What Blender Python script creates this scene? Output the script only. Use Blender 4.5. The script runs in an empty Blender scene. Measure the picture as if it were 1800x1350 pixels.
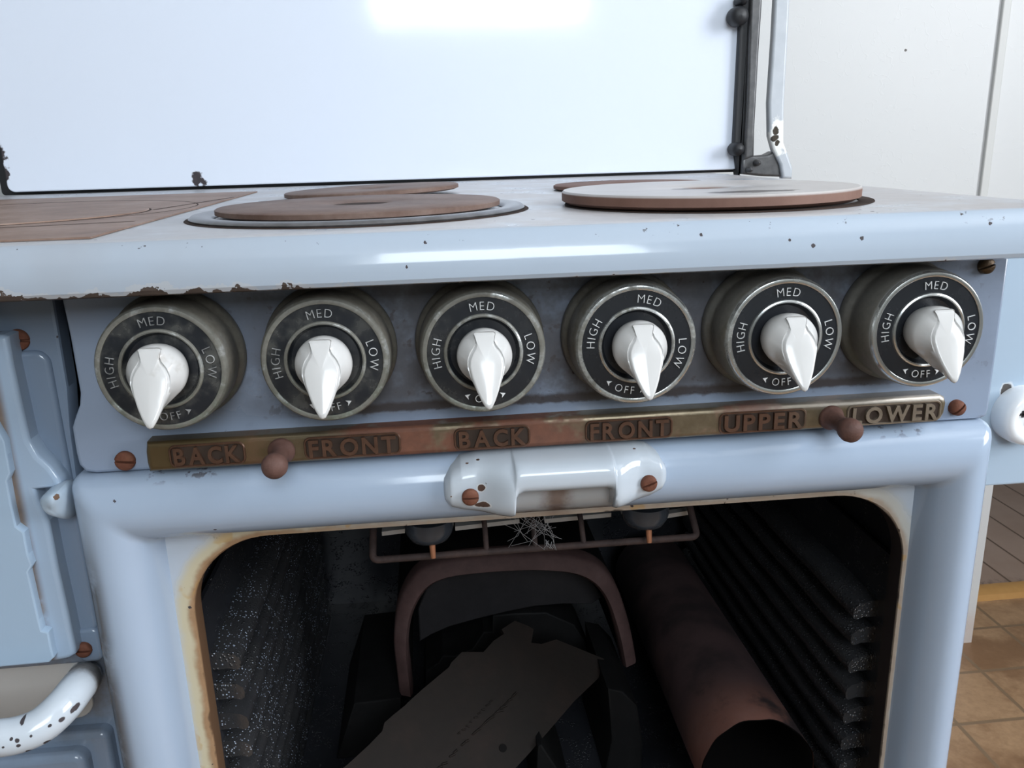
import bpy, bmesh, math, random
from mathutils import Vector, Matrix
random.seed(7)
C = bpy.context.scene.collection
SC = bpy.context.scene
PI = math.pi
Z0 = 0.85            # height of the knob row above the floor; geometry below is written relative to it

# ------------------------------------------------------------------ camera, world, light, exposure
F, PITCH, ROLL, YAW = 1467.96, 0.2781, -0.0285, -0.0949
CAMP = Vector((0.143, -0.4408, 0.1081))
_cy, _sy, _cp, _sp, _cr, _sr = math.cos(YAW), math.sin(YAW), math.cos(PITCH), math.sin(PITCH), math.cos(ROLL), math.sin(ROLL)
_fw = Vector((-_sy * _cp, _cy * _cp, -_sp)); _r0 = Vector((_cy, _sy, 0)); _u0 = _r0.cross(_fw)
CR = _cr * _r0 + _sr * _u0; CU = -_sr * _r0 + _cr * _u0
cam = bpy.data.cameras.new('camera'); co = bpy.data.objects.new('camera', cam); C.objects.link(co)
cam.sensor_fit = 'HORIZONTAL'; cam.sensor_width = 36.0; cam.lens = 36.0 * F / 1800.0
cam.clip_start = 0.01
M = Matrix((CR, CU, -_fw)).transposed().to_4x4(); M.translation = CAMP + Vector((0, 0, Z0)); co.matrix_world = M
SC.camera = co

w = bpy.data.worlds.new('daylight'); SC.world = w; w.use_nodes = True
bg = w.node_tree.nodes['Background']; bg.inputs[0].default_value = (0.62, 0.80, 1.0, 1); bg.inputs[1].default_value = 0.6

def window_light(name, loc, rot, sx, sy, energy, col):
    l = bpy.data.lights.new(name, 'AREA'); l.shape = 'RECTANGLE'; l.size = sx; l.size_y = sy; l.energy = energy; l.color = col
    o = bpy.data.objects.new(name, l); C.objects.link(o); o.location = loc; o.rotation_euler = rot
    return o
# daylight coming in through the two windows of the room (one behind the photographer, one in the right wall)
window_light('window_daylight', (0.42, -2.245, 1.955), (math.radians(90), 0, 0), 0.92, 0.98, 33, (0.86, 0.94, 1.0))
window_light('side_window_daylight', (2.095, -0.80, 1.62), (0, math.radians(90), 0), 1.2, 1.1, 54, (0.92, 0.96, 1.0))
vs = SC.view_settings
vs.view_transform = 'Standard'; vs.look = 'None'; vs.exposure = 0.16; vs.gamma = 1.0; vs.use_curve_mapping = False
SC.cycles.use_denoising = True
SC.cycles.max_bounces = 8

# ------------------------------------------------------------------ helpers
def ray(u, v):
    return CR * ((u - 900) / F) + CU * (-(v - 675) / F) + _fw
def at(u, v, y):      # the point a picture position meets on the upright plane at depth y
    d = ray(u, v); return CAMP + d * ((y - CAMP.y) / d.y)
def atz(u, v, z):
    d = ray(u, v); return CAMP + d * ((z - CAMP.z) / d.z)

WL = {}               # world location of every empty / part (knob-row coordinates)
def thing(name, label, cat, loc=(0, 0, 0), group=None):
    o = bpy.data.objects.new(name, None); C.objects.link(o); o.empty_display_size = 0.05
    o.location = (loc[0], loc[1], loc[2] + Z0); WL[o] = Vector(loc)
    o['label'] = label; o['category'] = cat
    if group: o['group'] = group
    return o
def tag(o, label, cat, group=None, kind=None):
    o['label'] = label; o['category'] = cat
    if group: o['group'] = group
    if kind: o['kind'] = kind
    return o

class MB:
    def __init__(s): s.v = []; s.f = []; s.flat = False
    def add(s, vs, fs):
        n = len(s.v); s.v += [Vector(p) for p in vs]; s.f += [tuple(i + n for i in f) for f in fs]; return s
    def box(s, a, b):
        (x0, y0, z0), (x1, y1, z1) = a, b
        return s.add([(x0,y0,z0),(x1,y0,z0),(x1,y1,z0),(x0,y1,z0),(x0,y0,z1),(x1,y0,z1),(x1,y1,z1),(x0,y1,z1)],
                     [(0,3,2,1),(4,5,6,7),(0,1,5,4),(1,2,6,5),(2,3,7,6),(3,0,4,7)])
    def loft(s, rings, closed=True, cap0=False, cap1=False):
        n = len(rings[0]); vs = [p for r in rings for p in r]; fs = []
        for k in range(len(rings) - 1):
            for i in range(n if closed else n - 1):
                j = (i + 1) % n
                fs.append((k*n+i, k*n+j, (k+1)*n+j, (k+1)*n+i))
        if cap0: fs.append(tuple(range(n))[::-1])
        if cap1: fs.append(tuple((len(rings)-1)*n + i for i in range(n)))
        return s.add(vs, fs)
    def lathe(s, prof, c=(0,0,0), axis='y', n=64, cap0=False, cap1=False):
        rings = []
        for r, h in prof:
            ring = []
            for i in range(n):
                a = 2*PI*i/n
                if axis == 'y': p = (c[0]+r*math.cos(a), c[1]+h, c[2]+r*math.sin(a))
                elif axis == 'z': p = (c[0]+r*math.cos(a), c[1]+r*math.sin(a), c[2]+h)
                else: p = (c[0]+h, c[1]+r*math.cos(a), c[2]+r*math.sin(a))
                ring.append(p)
            rings.append(ring)
        return s.loft(rings, True, cap0, cap1)
    def tube(s, path, r, n=10, caps=True):
        path = [Vector(p) for p in path]; rings = []; up = None
        for i, p in enumerate(path):
            t = (path[min(i+1, len(path)-1)] - path[max(i-1, 0)]).normalized()
            if up is None:
                up = t.orthogonal().normalized()
            up = (up - t * up.dot(t)).normalized(); b = t.cross(up)
            rr = r[i] if isinstance(r, (list, tuple)) else r
            rings.append([p + up*rr*math.cos(2*PI*k/n) + b*rr*math.sin(2*PI*k/n) for k in range(n)])
        return s.loft(rings, True, caps, caps)
    def build(s, name, mat, parent=None, smooth=True, ang=40, recalc=True, origin=None):
        me = bpy.data.meshes.new(name)
        base = Vector(origin) if origin is not None else (WL[parent] if parent is not None else Vector((0,0,0)))
        me.from_pydata([tuple(p - base) for p in s.v], [], s.f); me.update()
        if recalc:
            bm = bmesh.new(); bm.from_mesh(me); bmesh.ops.recalc_face_normals(bm, faces=bm.faces); bm.to_mesh(me); bm.free()
        if smooth:
            me.polygons.foreach_set('use_smooth', [True]*len(me.polygons)); me.set_sharp_from_angle(angle=math.radians(ang))
        if s.flat:      # plane faces stay plane, only the rounded rims are smooth
            for p in me.polygons:
                if max(abs(c) for c in p.normal) > 0.9995: p.use_smooth = False
        if mat: me.materials.append(mat)
        return link(name, me, base, parent)
def link(name, me, base, parent=None):
    o = bpy.data.objects.new(name, me); C.objects.link(o); WL[o] = Vector(base)
    if parent is not None:
        o.parent = parent; o.location = WL[o] - WL[parent]
    else:
        o.location = WL[o] + Vector((0, 0, Z0))
    return o
def dup(o, parent, delta):
    c = o.copy(); C.objects.link(c); WL[c] = WL[o] + Vector(delta)
    c.parent = parent
    c.location = (WL[c] - WL[parent]) if parent is not None else (WL[c] + Vector((0,0,Z0)))
    for ch in list(o.children): dup(ch, c, delta)
    return c
def struct(o): o['kind'] = 'structure'; return o

def slab(pts, y0, y1, bev=0.0, seg=3, back=False):
    """an outline in x,z standing upright, front at y0, back at y1, front edge rounded"""
    bm = bmesh.new()
    vs = [bm.verts.new((p[0], y1, p[1])) for p in pts]
    f = bm.faces.new(vs); r = bmesh.ops.extrude_face_region(bm, geom=[f])
    nv = [g for g in r['geom'] if isinstance(g, bmesh.types.BMVert)]
    for v in nv: v.co.y = y0
    bmesh.ops.recalc_face_normals(bm, faces=bm.faces)
    if bev:
        es = [e for e in bm.edges if all(abs(v.co.y - y0) < 1e-7 for v in e.verts)]
        bmesh.ops.bevel(bm, geom=es, offset=bev, segments=seg, profile=0.5, affect='EDGES')
    m = MB(); m.flat = True; bm.verts.index_update()
    m.add([v.co.copy() for v in bm.verts], [[v.index for v in f.verts] for f in bm.faces]); bm.free()
    return m
def rbox(a, b, bev, seg=3):
    bm = bmesh.new(); bmesh.ops.create_cube(bm, size=1)
    for v in bm.verts:
        v.co = Vector([(a[i]+b[i])/2 + v.co[i]*(b[i]-a[i]) for i in range(3)])
    bmesh.ops.bevel(bm, geom=list(bm.edges), offset=bev, segments=seg, profile=0.5, affect='EDGES')
    m = MB(); m.flat = True; bm.verts.index_update(); m.add([v.co.copy() for v in bm.verts], [[v.index for v in f.verts] for f in bm.faces]); bm.free()
    return m
def rrect(x0, x1, z0, z1, r, n=8):
    out = []
    for cx, cz, a0 in ((x1-r, z1-r, 0), (x0+r, z1-r, 90), (x0+r, z0+r, 180), (x1-r, z0+r, 270)):
        for k in range(n+1):
            a = math.radians(a0 + 90*k/n); out.append((cx + r*math.cos(a), cz + r*math.sin(a)))
    return out

_glyph = {}
def glyph(ch, offset=0.0):
    if (ch, offset) in _glyph: return _glyph[(ch, offset)]
    cu = bpy.data.curves.new('glyph', 'FONT'); cu.body = ch; cu.size = 1.0; cu.extrude = 0.08; cu.offset = offset; cu.resolution_u = 4
    ob = bpy.data.objects.new('glyph', cu); C.objects.link(ob)
    dg = bpy.context.evaluated_depsgraph_get(); me = bpy.data.meshes.new_from_object(ob.evaluated_get(dg))
    vs = [v.co.copy() for v in me.vertices]; fs = [tuple(p.vertices) for p in me.polygons]
    bpy.data.objects.remove(ob); bpy.data.curves.remove(cu); bpy.data.meshes.remove(me)
    x0 = min(v.x for v in vs); x1 = max(v.x for v in vs)
    _glyph[(ch, offset)] = (vs, fs, x0, x1); return _glyph[(ch, offset)]
CAPH = None
def cap():
    global CAPH
    if CAPH is None: CAPH = max(v.y for v in glyph('H')[0])
    return CAPH

# ------------------------------------------------------------------ materials
class NM:
    def __init__(s, name):
        s.m = bpy.data.materials.new(name); s.m.use_nodes = True; s.t = s.m.node_tree; s.n = s.t.nodes; s.L = s.t.links
        s.b = s.n['Principled BSDF']
        g = s.n.new('ShaderNodeNewGeometry'); sub = s.n.new('ShaderNodeVectorMath'); sub.operation = 'SUBTRACT'
        s.L.new(g.outputs['Position'], sub.inputs[0]); sub.inputs[1].default_value = (0, 0, Z0); s.pos = sub.outputs[0]
        s.nrm = g.outputs['Normal']
        sx = s.n.new('ShaderNodeSeparateXYZ'); s.L.new(s.pos, sx.inputs[0]); s.x, s.y, s.z = sx.outputs
    def _in(s, sock, v):
        if hasattr(v, 'links'): s.L.new(v, sock)
        elif v is not None:
            if isinstance(v, (tuple, list)) and len(v) == 3 and sock.type == 'RGBA': v = (*v, 1)
            sock.default_value = v
    def math(s, op, a, b=None, c=None, clamp=False):
        k = s.n.new('ShaderNodeMath'); k.operation = op; k.use_clamp = clamp
        s._in(k.inputs[0], a); s._in(k.inputs[1], b); s._in(k.inputs[2], c); return k.outputs[0]
    def vmath(s, op, a, b=None):
        k = s.n.new('ShaderNodeVectorMath'); k.operation = op; s._in(k.inputs[0], a); s._in(k.inputs[1], b)
        return k.outputs['Value'] if op in ('LENGTH', 'DISTANCE', 'DOT_PRODUCT') else k.outputs[0]
    def noise(s, scale, detail=3, rough=0.55, vec=None, col=False):
        k = s.n.new('ShaderNodeTexNoise'); k.inputs['Scale'].default_value = scale; k.inputs['Detail'].default_value = detail
        k.inputs['Roughness'].default_value = rough; s.L.new(vec or s.pos, k.inputs['Vector']); return k.outputs[1 if col else 0]
    def voro(s, scale, vec=None, feature='F1'):
        k = s.n.new('ShaderNodeTexVoronoi'); k.feature = feature; k.inputs['Scale'].default_value = scale; s.L.new(vec or s.pos, k.inputs['Vector']); return k
    def ss(s, v, a, b):   # smoothstep, also falling when a > b
        k = s.n.new('ShaderNodeMapRange'); k.interpolation_type = 'SMOOTHSTEP'; s._in(k.inputs[0], v)
        lo, hi = (a, b) if a < b else (b, a)
        k.inputs[1].default_value = lo; k.inputs[2].default_value = hi
        k.inputs[3].default_value, k.inputs[4].default_value = (0, 1) if a < b else (1, 0)
        return k.outputs[0]
    def mix(s, f, a, b):
        k = s.n.new('ShaderNodeMix'); k.data_type = 'RGBA'; s._in(k.inputs[0], f); s._in(k.inputs[6], a); s._in(k.inputs[7], b); return k.outputs[2]
    def mixf(s, f, a, b):
        k = s.n.new('ShaderNodeMix'); k.data_type = 'FLOAT'; s._in(k.inputs[0], f); s._in(k.inputs[2], a); s._in(k.inputs[3], b); return k.outputs[0]
    def ramp(s, f, stops):
        k = s.n.new('ShaderNodeValToRGB'); e = k.color_ramp.elements
        while len(e) < len(stops): e.new(0.5)
        for el, (p, c) in zip(e, stops): el.position = p; el.color = (*c, 1)
        s._in(k.inputs[0], f); return k.outputs[0]
    def bump(s, h, strength=0.2, dist=0.001):
        k = s.n.new('ShaderNodeBump'); k.inputs['Strength'].default_value = strength; k.inputs['Distance'].default_value = dist
        s._in(k.inputs['Height'], h); s.L.new(k.outputs[0], s.b.inputs['Normal'])
    def out(s, col, rough=0.4, metal=0.0, spec=None, coat=None):
        s._in(s.b.inputs['Base Color'], col); s._in(s.b.inputs['Roughness'], rough); s._in(s.b.inputs['Metallic'], metal)
        if spec is not None: s._in(s.b.inputs['Specular IOR Level'], spec)
        if coat is not None: s._in(s.b.inputs['Coat Weight'], coat)
        return s.m
    def spots(s, pts, wob=0.5, ws=90):
        """chips of a given centre and radius with ragged rims; returns 0..1"""
        d = s.noise(ws, 4, 0.6, col=True); d2 = s.vmath('SUBTRACT', d, (0.5, 0.5, 0.5)); tot = None
        for p in pts:
            c, r = p[:3], p[3]; st = p[4] if len(p) > 4 else (1, 1, 1)
            q = s.vmath('ADD', s.pos, s.vmath('MULTIPLY', d2, (r*wob*4, r*wob*4, r*wob*4)))
            q = s.vmath('MULTIPLY', s.vmath('SUBTRACT', q, c), st)
            v = s.ss(s.vmath('LENGTH', q), r*1.08, r*0.86)
            tot = v if tot is None else s.math('MAXIMUM', tot, v)
        return tot

CHIP = (0.012, 0.012, 0.016); RUST = (0.10, 0.036, 0.018); RUSTY = (0.17, 0.07, 0.035)
def enamel(name, base, rough=0.12, chips=1.0, spots=(), extra=None, tint=None, chipcol=CHIP, spotring=True, wave=0.12):
    m = NM(name)
    n1 = m.noise(9, 3); dark = tuple(c*0.90 for c in base)
    col = m.mix(n1, tint or dark, base)
    rg = rough
    if extra:
        col, rg2 = extra(m, col)
        if rg2 is not None: rg = rg2
    vo = m.voro(75); vo2 = m.noise(23, 2)
    sel = m.math('GREATER_THAN', m.math('MULTIPLY', vo.outputs['Color'], 1.0), max(0.38, 0.76 - 0.10*chips))
    dist = m.math('ADD', vo.outputs['Distance'], m.math('MULTIPLY', m.noise(700, 3, 0.7), 0.16))
    ch = m.math('MULTIPLY', sel, m.math('LESS_THAN', dist, m.math('MULTIPLY', vo2, (0.235 + 0.02*chips) if chips else 0.0)))
    if spots:
        sp = m.spots(spots)
        rim = m.spots([(p[0], p[1], p[2], p[3]*1.22, *(p[4:])) for p in spots])
        if spotring: col = m.mix(m.math('MULTIPLY', rim, 0.55), col, (0.75, 0.74, 0.72))
        ch = m.math('MAXIMUM', ch, sp)
    ccol = m.mix(m.noise(160, 3), chipcol, tuple(min(1, c*3.2 + a) for c, a in zip(chipcol, (0.03, 0.014, 0.006))))
    col = m.mix(ch, col, ccol)
    r = m.mixf(ch, rg, 0.75)
    hb = m.math('SUBTRACT', m.math('MULTIPLY', m.noise(28, 2), 1.0), m.math('MULTIPLY', ch, 0.5))
    m.bump(hb, wave, 0.002)
    return m.out(col, r, 0, 0.5)

BODY = (0.34, 0.415, 0.53)  # front enamel darkened in colour to stand for the shade over it

def ex_panel(m, col):
    # grime round dials plus painted lip shade; brown drip line above the name rail
    n = m.noise(22, 5, 0.65); n2 = m.noise(120, 4, 0.6)
    band = m.math('MULTIPLY', m.math('MULTIPLY', m.ss(m.z, -0.050, -0.030), m.ss(m.x, -0.03, 0.09)), m.math('ADD', 0.25, m.math('MULTIPLY', m.ss(m.x, 0.46, 0.42), 0.75)))
    g = m.math('MULTIPLY', band, m.ss(n, 0.22, 0.56))
    col = m.mix(m.math('MULTIPLY', g, 0.88), col, m.mix(n2, (0.022, 0.020, 0.021), (0.085, 0.080, 0.088)))
    sp = m.math('MULTIPLY', band, m.ss(n2, 0.60, 0.68)); col = m.mix(m.math('MULTIPLY', sp, 0.7), col, (0.05, 0.04, 0.04))
    zz = m.math('ADD', m.z, m.math('MULTIPLY', m.math('SUBTRACT', n2, 0.5), 0.004))
    ln = m.math('MULTIPLY', m.math('MULTIPLY', m.ss(zz, -0.0425, -0.0405), m.ss(zz, -0.034, -0.0375)), m.ss(m.x, 0.04, 0.09))
    ln = m.math('MULTIPLY', ln, m.ss(m.x, 0.45, 0.40))
    col = m.mix(m.math('MULTIPLY', ln, 0.85), col, (0.035, 0.024, 0.02))
    bot = m.math('MULTIPLY', m.ss(zz, -0.0655, -0.0685), m.ss(m.noise(35, 3), 0.45, 0.6)); col = m.mix(m.math('MULTIPLY', bot, .8), col, (0.07, 0.045, 0.03))
    return col, m.mixf(g, 0.16, 0.5)
def ex_hob(m, col):
    n = m.noise(14, 5, 0.65); n2 = m.noise(90, 5, 0.65)
    top = m.ss(m.z, 0.0672, 0.0682)
    dust = m.math('MULTIPLY', top, m.ss(n, 0.15, 0.6))
    col = m.mix(m.math('MULTIPLY', dust, 0.85), col, m.mix(n2, (0.34, 0.31, 0.30), (0.50, 0.47, 0.46)))
    # bare rusty metal along the lower edge of the lip, worst on the left
    zz = m.math('ADD', m.z, m.math('MULTIPLY', m.math('SUBTRACT', m.noise(70, 4, 0.6), 0.5), -0.020))
    lft = m.ss(m.x, 0.19, -0.03)
    edge = m.math('MULTIPLY', m.ss(zz, m_edge(m, lft), 0.0395) if False else m.math('LESS_THAN', zz, m.math('ADD', 0.0398, m.math('MULTIPLY', lft, 0.0040))), 1.0)
    rc = m.mix(n2, (0.016, 0.011, 0.009), (0.085, 0.058, 0.044))
    pale = m.math('LESS_THAN', zz, m.math('ADD', 0.0412, m.math('MULTIPLY', lft, 0.0050)))
    gl = m.math('MULTIPLY', m.ss(m.x, 0.16, -0.05), m.ss(m.noise(6, 4, .6), 0.2, 0.7)); col = m.mix(m.math('MULTIPLY', gl, 0.85), col, (0.30, 0.315, 0.345))
    col = m.mix(m.math('MULTIPLY', pale, 0.22), col, (0.52, 0.46, 0.40))
    col = m.mix(edge, col, rc)
    # specks along the top crease
    sp = m.math('MULTIPLY', m.math('MULTIPLY', m.ss(m.z, 0.0600, 0.0665), m.ss(m.z, 0.0684, 0.0678)), m.ss(m.noise(150, 3, 0.6), 0.67, 0.70))
    col = m.mix(sp, col, (0.05, 0.04, 0.04))
    r = m.mixf(dust, 0.10, 0.42)
    return col, m.mixf(edge, r, 0.8)
def m_edge(m, l): return 0.04
def sdf_open(m):      # distance outside the oven mouth
    cx, bx = (-0.0175 + 0.4570)/2, (0.4570 + 0.0175)/2; ztop = -0.1230; r = 0.052; bz = 0.3; cz = ztop - bz
    qx = m.math('SUBTRACT', m.math('ABSOLUTE', m.math('SUBTRACT', m.x, cx)), bx - r)
    qz = m.math('SUBTRACT', m.math('ABSOLUTE', m.math('SUBTRACT', m.z, cz)), bz - r)
    a = m.math('MAXIMUM', qx, 0); b = m.math('MAXIMUM', qz, 0)
    l = m.math('SQRT', m.math('ADD', m.math('MULTIPLY', a, a), m.math('MULTIPLY', b, b)))
    return m.math('SUBTRACT', m.math('ADD', l, m.math('MINIMUM', m.math('MAXIMUM', qx, qz), 0)), r)
def ex_mouth(m, col):
    d = sdf_open(m); n = m.noise(38, 4, 0.6); n2 = m.noise(140, 4, 0.6)
    dd = m.math('ADD', d, m.math('MULTIPLY', m.math('SUBTRACT', n, 0.5), 0.010))
    lf = m.ss(m.x, 0.12, 0.0); topc = m.ss(m.x, 0.30, 0.10)
    cream = m.math('MULTIPLY', m.ss(dd, 0.016, 0.007), m.math('ADD', 0.45, m.math('MULTIPLY', lf, 0.5)))
    col = m.mix(cream, col, (0.50, 0.44, 0.30))
    bw = m.math('MULTIPLY', m.ss(dd, 0.0062, 0.0015), m.math('ADD', 0.55, m.math('MULTIPLY', lf, 0.4)))
    col = m.mix(bw, col, m.mix(n2, (0.20, 0.105, 0.05), (0.36, 0.22, 0.12)))
    ye = m.math('MULTIPLY', m.ss(m.noise(55, 2), 0.62, 0.68), m.ss(dd, 0.02, 0.004)); col = m.mix(m.math('MULTIPLY', ye, 0.6), col, (0.42, 0.25, 0.08))
    bk = m.math('MULTIPLY', m.ss(m.noise(95, 4, 0.6), 0.66, 0.69), m.ss(dd, 0.016, 0.002)); col = m.mix(bk, col, (0.05, 0.035, 0.028))
    rim = m.math('MAXIMUM', m.ss(dd, 0.0004, -0.0012), m.ss(m.y, 0.0508, 0.0524)); col = m.mix(rim, col, m.mix(m.ss(m.x, .05, .2), (0.10, 0.055, 0.03), (0.022, 0.018, 0.018)))
    # rust run under the catch
    st = m.math('MULTIPLY', m.ss(m.math('ABSOLUTE', m.math('SUBTRACT', m.x, 0.214)), 0.020, 0.003), m.ss(n, 0.3, 0.6))
    col = m.mix(m.math('MULTIPLY', st, 0.6), col, (0.14, 0.075, 0.045))
    return col, m.mixf(cream, 0.2, 0.5)
def ex_frame(m, col):
    n = m.noise(30, 5, 0.65); n2 = m.noise(110, 4, 0.6)
    e = m.math('MAXIMUM', m.math('MULTIPLY', m.ss(m.x, -0.0540, -0.065), m.ss(m.z, -0.09, -0.14)), 0)
    col = m.mix(m.math('MULTIPLY', m.math('MULTIPLY', e, m.ss(n, 0.15, 0.5)), 0.85), col, (0.065, 0.056, 0.048))
    t = m.math('MULTIPLY', m.ss(m.z, -0.0755, -0.0705), m.ss(n2, 0.54, 0.62)); t = m.math('MULTIPLY', t, m.math('ADD', m.math('MULTIPLY', m.ss(m.x, -0.03, -0.02), m.ss(m.x, 0.02, 0.005)), m.math('MULTIPLY', m.ss(m.x, 0.385, 0.40), m.ss(m.x, 0.455, 0.44))))
    col = m.mix(m.math('MULTIPLY', t, 0.8), col, (0.07, 0.05, 0.045))
    # dirty bare patch and rust run seen through the opening of the catch
    bx = m.math('MULTIPLY', m.math('MULTIPLY', m.ss(m.x, 0.183, 0.190), m.ss(m.x, 0.250, 0.243)), m.ss(m.z, -0.082, -0.090))
    col = m.mix(m.math('MULTIPLY', bx, 0.75), col, (0.36, 0.355, 0.34))
    rs = m.math('MULTIPLY', bx, m.ss(m.math('ADD', m.math('ABSOLUTE', m.math('SUBTRACT', m.x, 0.213)), m.math('MULTIPLY', n2, 0.012)), 0.019, 0.007))
    rs = m.math('MAXIMUM', rs, m.math('MULTIPLY', bx, m.ss(m.math('ADD', m.z, m.math('MULTIPLY', n2, 0.006)), -0.103, -0.110)))
    col = m.mix(m.math('MULTIPLY', rs, 0.8), col, m.mix(n2, (0.07, 0.035, 0.022), (0.17, 0.095, 0.06)))
    return col, 0.13
def ex_fire(m, col):
    n = m.noise(30, 5, 0.65)
    low = m.math('MULTIPLY', m.math('MULTIPLY', m.ss(m.z, -0.190, -0.205), m.ss(m.z, -0.285, -0.225)), m.ss(n, .3, .6))
    return m.mix(m.math('MULTIPLY', low, .7), col, (0.10, 0.085, 0.07)), 0.16
def ex_fire_edge(m, col):     # rusty edge left where the door face has broken away
    n = m.noise(45, 4, 0.6); n2 = m.noise(130, 3)
    r = m.math('MULTIPLY', m.ss(m.x, -0.0960, -0.1015), m.ss(m.math('ADD', m.z, m.math('MULTIPLY', n, 0.05)), -0.205, -0.16))
    r = m.math('MULTIPLY', r, m.ss(n, 0.25, 0.5))
    return m.mix(m.math('MULTIPLY', r, .9), col, m.mix(n2, (0.07, 0.045, 0.03), (0.22, 0.14, 0.08))), 0.15

M_panel = enamel('pale_blue_enamel_stained_shaded', (0.25, 0.305, 0.405), 0.16, 1.2, extra=ex_panel)  # base tone lowered as well, for painted shade
M_hob = enamel('pale_blue_enamel_hob', (0.37, 0.435, 0.52), 0.10, 1.4, extra=ex_hob, wave=0.10)
M_frame = enamel('pale_blue_enamel_frame', BODY, 0.13, 1.0, extra=ex_frame)
M_mouth = enamel('scorched_enamel', (0.44, 0.49, 0.56), 0.2, 1.0, extra=ex_mouth)
M_fire = enamel('pale_blue_enamel_plate_shaded', (0.185, 0.24, 0.325), 0.16, 1.0, extra=ex_fire)  # same pale blue enamel, darkened to paint in the shade it lies in
M_fire2 = enamel('pale_blue_enamel_door', (0.33, 0.42, 0.54), 0.15, 1.0, extra=ex_fire_edge)
M_catch = enamel('white_blue_enamel_catch', (0.47, 0.52, 0.58), 0.09, 2.0, chipcol=(0.03, 0.016, 0.012), spots=[
    (0.1665, 0.012, -0.084, 0.0021), (0.166, 0.012, -0.0955, 0.0030, (0.6, 1, 1.2)), (0.1795, 0.0, -0.1035, 0.0034), (0.250, 0.0, -0.1012, 0.0034),
    (0.148, 0.012, -0.0885, 0.0010), (0.210, 0, -0.084, 0.0018, (0.3, 1, 1)), (0.199, 0, -0.0835, 0.0014, (0.3, 1, 1)), (0.276, .015, -0.0955, 0.0018)])
def ex_bow(m, col):
    c = at(150, 1196, 0.035); d = m.vmath('LENGTH', m.vmath('SUBTRACT', m.pos, tuple(c)))
    d = m.math('ADD', d, m.math('MULTIPLY', m.math('SUBTRACT', m.noise(160, 4, .7), 0.5), 0.012)); f = m.ss(d, 0.019, 0.010)
    return m.mix(m.math('MULTIPLY', f, .8), col, m.mix(m.noise(420, 3), (0.10, 0.09, 0.085), (0.42, 0.41, 0.40))), m.mixf(f, 0.12, 0.7)
M_bow = enamel('white_enamel_bow_handle', (0.50, 0.55, 0.61), 0.12, 3.0, extra=ex_bow, spotring=False, spots=[(*at(u, v, y), r_, (1, 0.12, 1)) for u, v, y, r_ in
    ((117, 1251, 0, .0016), (62, 1282, -.01, .0010), (89, 1274, -.01, .0009), (23, 1294, -.015, .0010), (33, 1297, -.015, .0013), (36, 1305, -.015, .0012), (33, 1277, -.015, .0014), (41, 1259, -.01, .0013), (143, 1226, .01, .0022), (84, 1304, -.01, .0016), (52, 1317, -.012, .0017), (12, 1304, -.015, .0009))])
M_splash = enamel('white_enamel_splashback', (0.69, 0.745, 0.85), 0.09, 0, tint=(0.68, 0.735, 0.84), wave=0.03, spots=[
    (-0.1205, 0.6, 0.0815, 0.0078, (0.85, 1, 0.8)), (-0.1150, 0.6, 0.0775, 0.0060), (-0.340, 0.6, 0.098, 0.013, (1, 1, 0.6)), (-0.337, 0.6, 0.110, 0.010, (1, 1, 0.6)), (-0.302, 0.6, 0.197, 0.0016), (-0.146, .6, .174, .0008), (0.474, 0.6, 0.128, 0.0016)], spotring=False)

def rusty(name, c0, c1, c2, rough=0.75, metal=0.0, sc=40):
    m = NM(name); n = m.noise(sc, 6, 0.65); n2 = m.noise(sc*6, 4, 0.6)
    col = m.ramp(n, [(0.25, c0), (0.5, c1), (0.75, c2)]); col = m.mix(m.math('MULTIPLY', n2, 0.5), col, tuple(c*0.4 for c in c0))
    m.bump(m.math('ADD', n2, n), 0.35, 0.0008); return m.out(col, rough, metal, 0.22)
M_screw = rusty('rusty_screw', (0.09, 0.033, 0.02), (0.17, 0.065, 0.04), (0.21, 0.09, 0.055), 0.7, 0, 90)
M_screw_dark = rusty('dark_screw', (0.05, 0.035, 0.02), (0.09, 0.06, 0.035), (0.14, 0.10, 0.07), 0.4, 0.6, 120)
M_stud = rusty('rusty_stud', (0.085, 0.044, 0.036), (0.13, 0.068, 0.055), (0.165, 0.092, 0.078), 0.6, 0, 60)
M_plate_brown = rusty('rusted_hotplate', (0.115, 0.066, 0.050), (0.18, 0.118, 0.096), (0.235, 0.172, 0.148), 0.55, 0, 30)
M_fireplate = rusty('rusted_cast_iron', (0.17, 0.105, 0.08), (0.27, 0.18, 0.14), (0.36, 0.27, 0.23), 0.5, 0, 18)
M_groove = rusty('dark_groove', (0.02, 0.012, 0.01), (0.04, 0.025, 0.02), (0.07, 0.045, 0.035), 0.9, 0, 40)
m = NM('dusty_grey_hotplate'); n = m.noise(30, 5, 0.6); top = m.ss(m.z, 0.0762, 0.0778)
col = m.mix(top, m.mix(n, (0.10, 0.045, 0.03), (0.22, 0.12, 0.09)), m.mix(n, (0.36, 0.33, 0.32), (0.50, 0.48, 0.47)))
col = m.mix(m.spots([(0.335, 0.05, 0.078, 0.012, (0.4, 1, 1)), (0.315, 0.10, .078, .007, (0.5, 1, 1))]), col, (0.06, 0.045, 0.04))
m.bump(m.noise(250, 3), 0.2, 0.0006); M_plate_grey = m.out(col, m.mixf(top, 0.7, 0.38))
m = NM('dull_steel_trim'); n = m.noise(80, 4); M_trim = m.out(m.mix(n, (0.10, 0.095, 0.09), (0.34, 0.34, 0.36)), m.mixf(n, 0.22, 0.45), 0.85)

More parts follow.
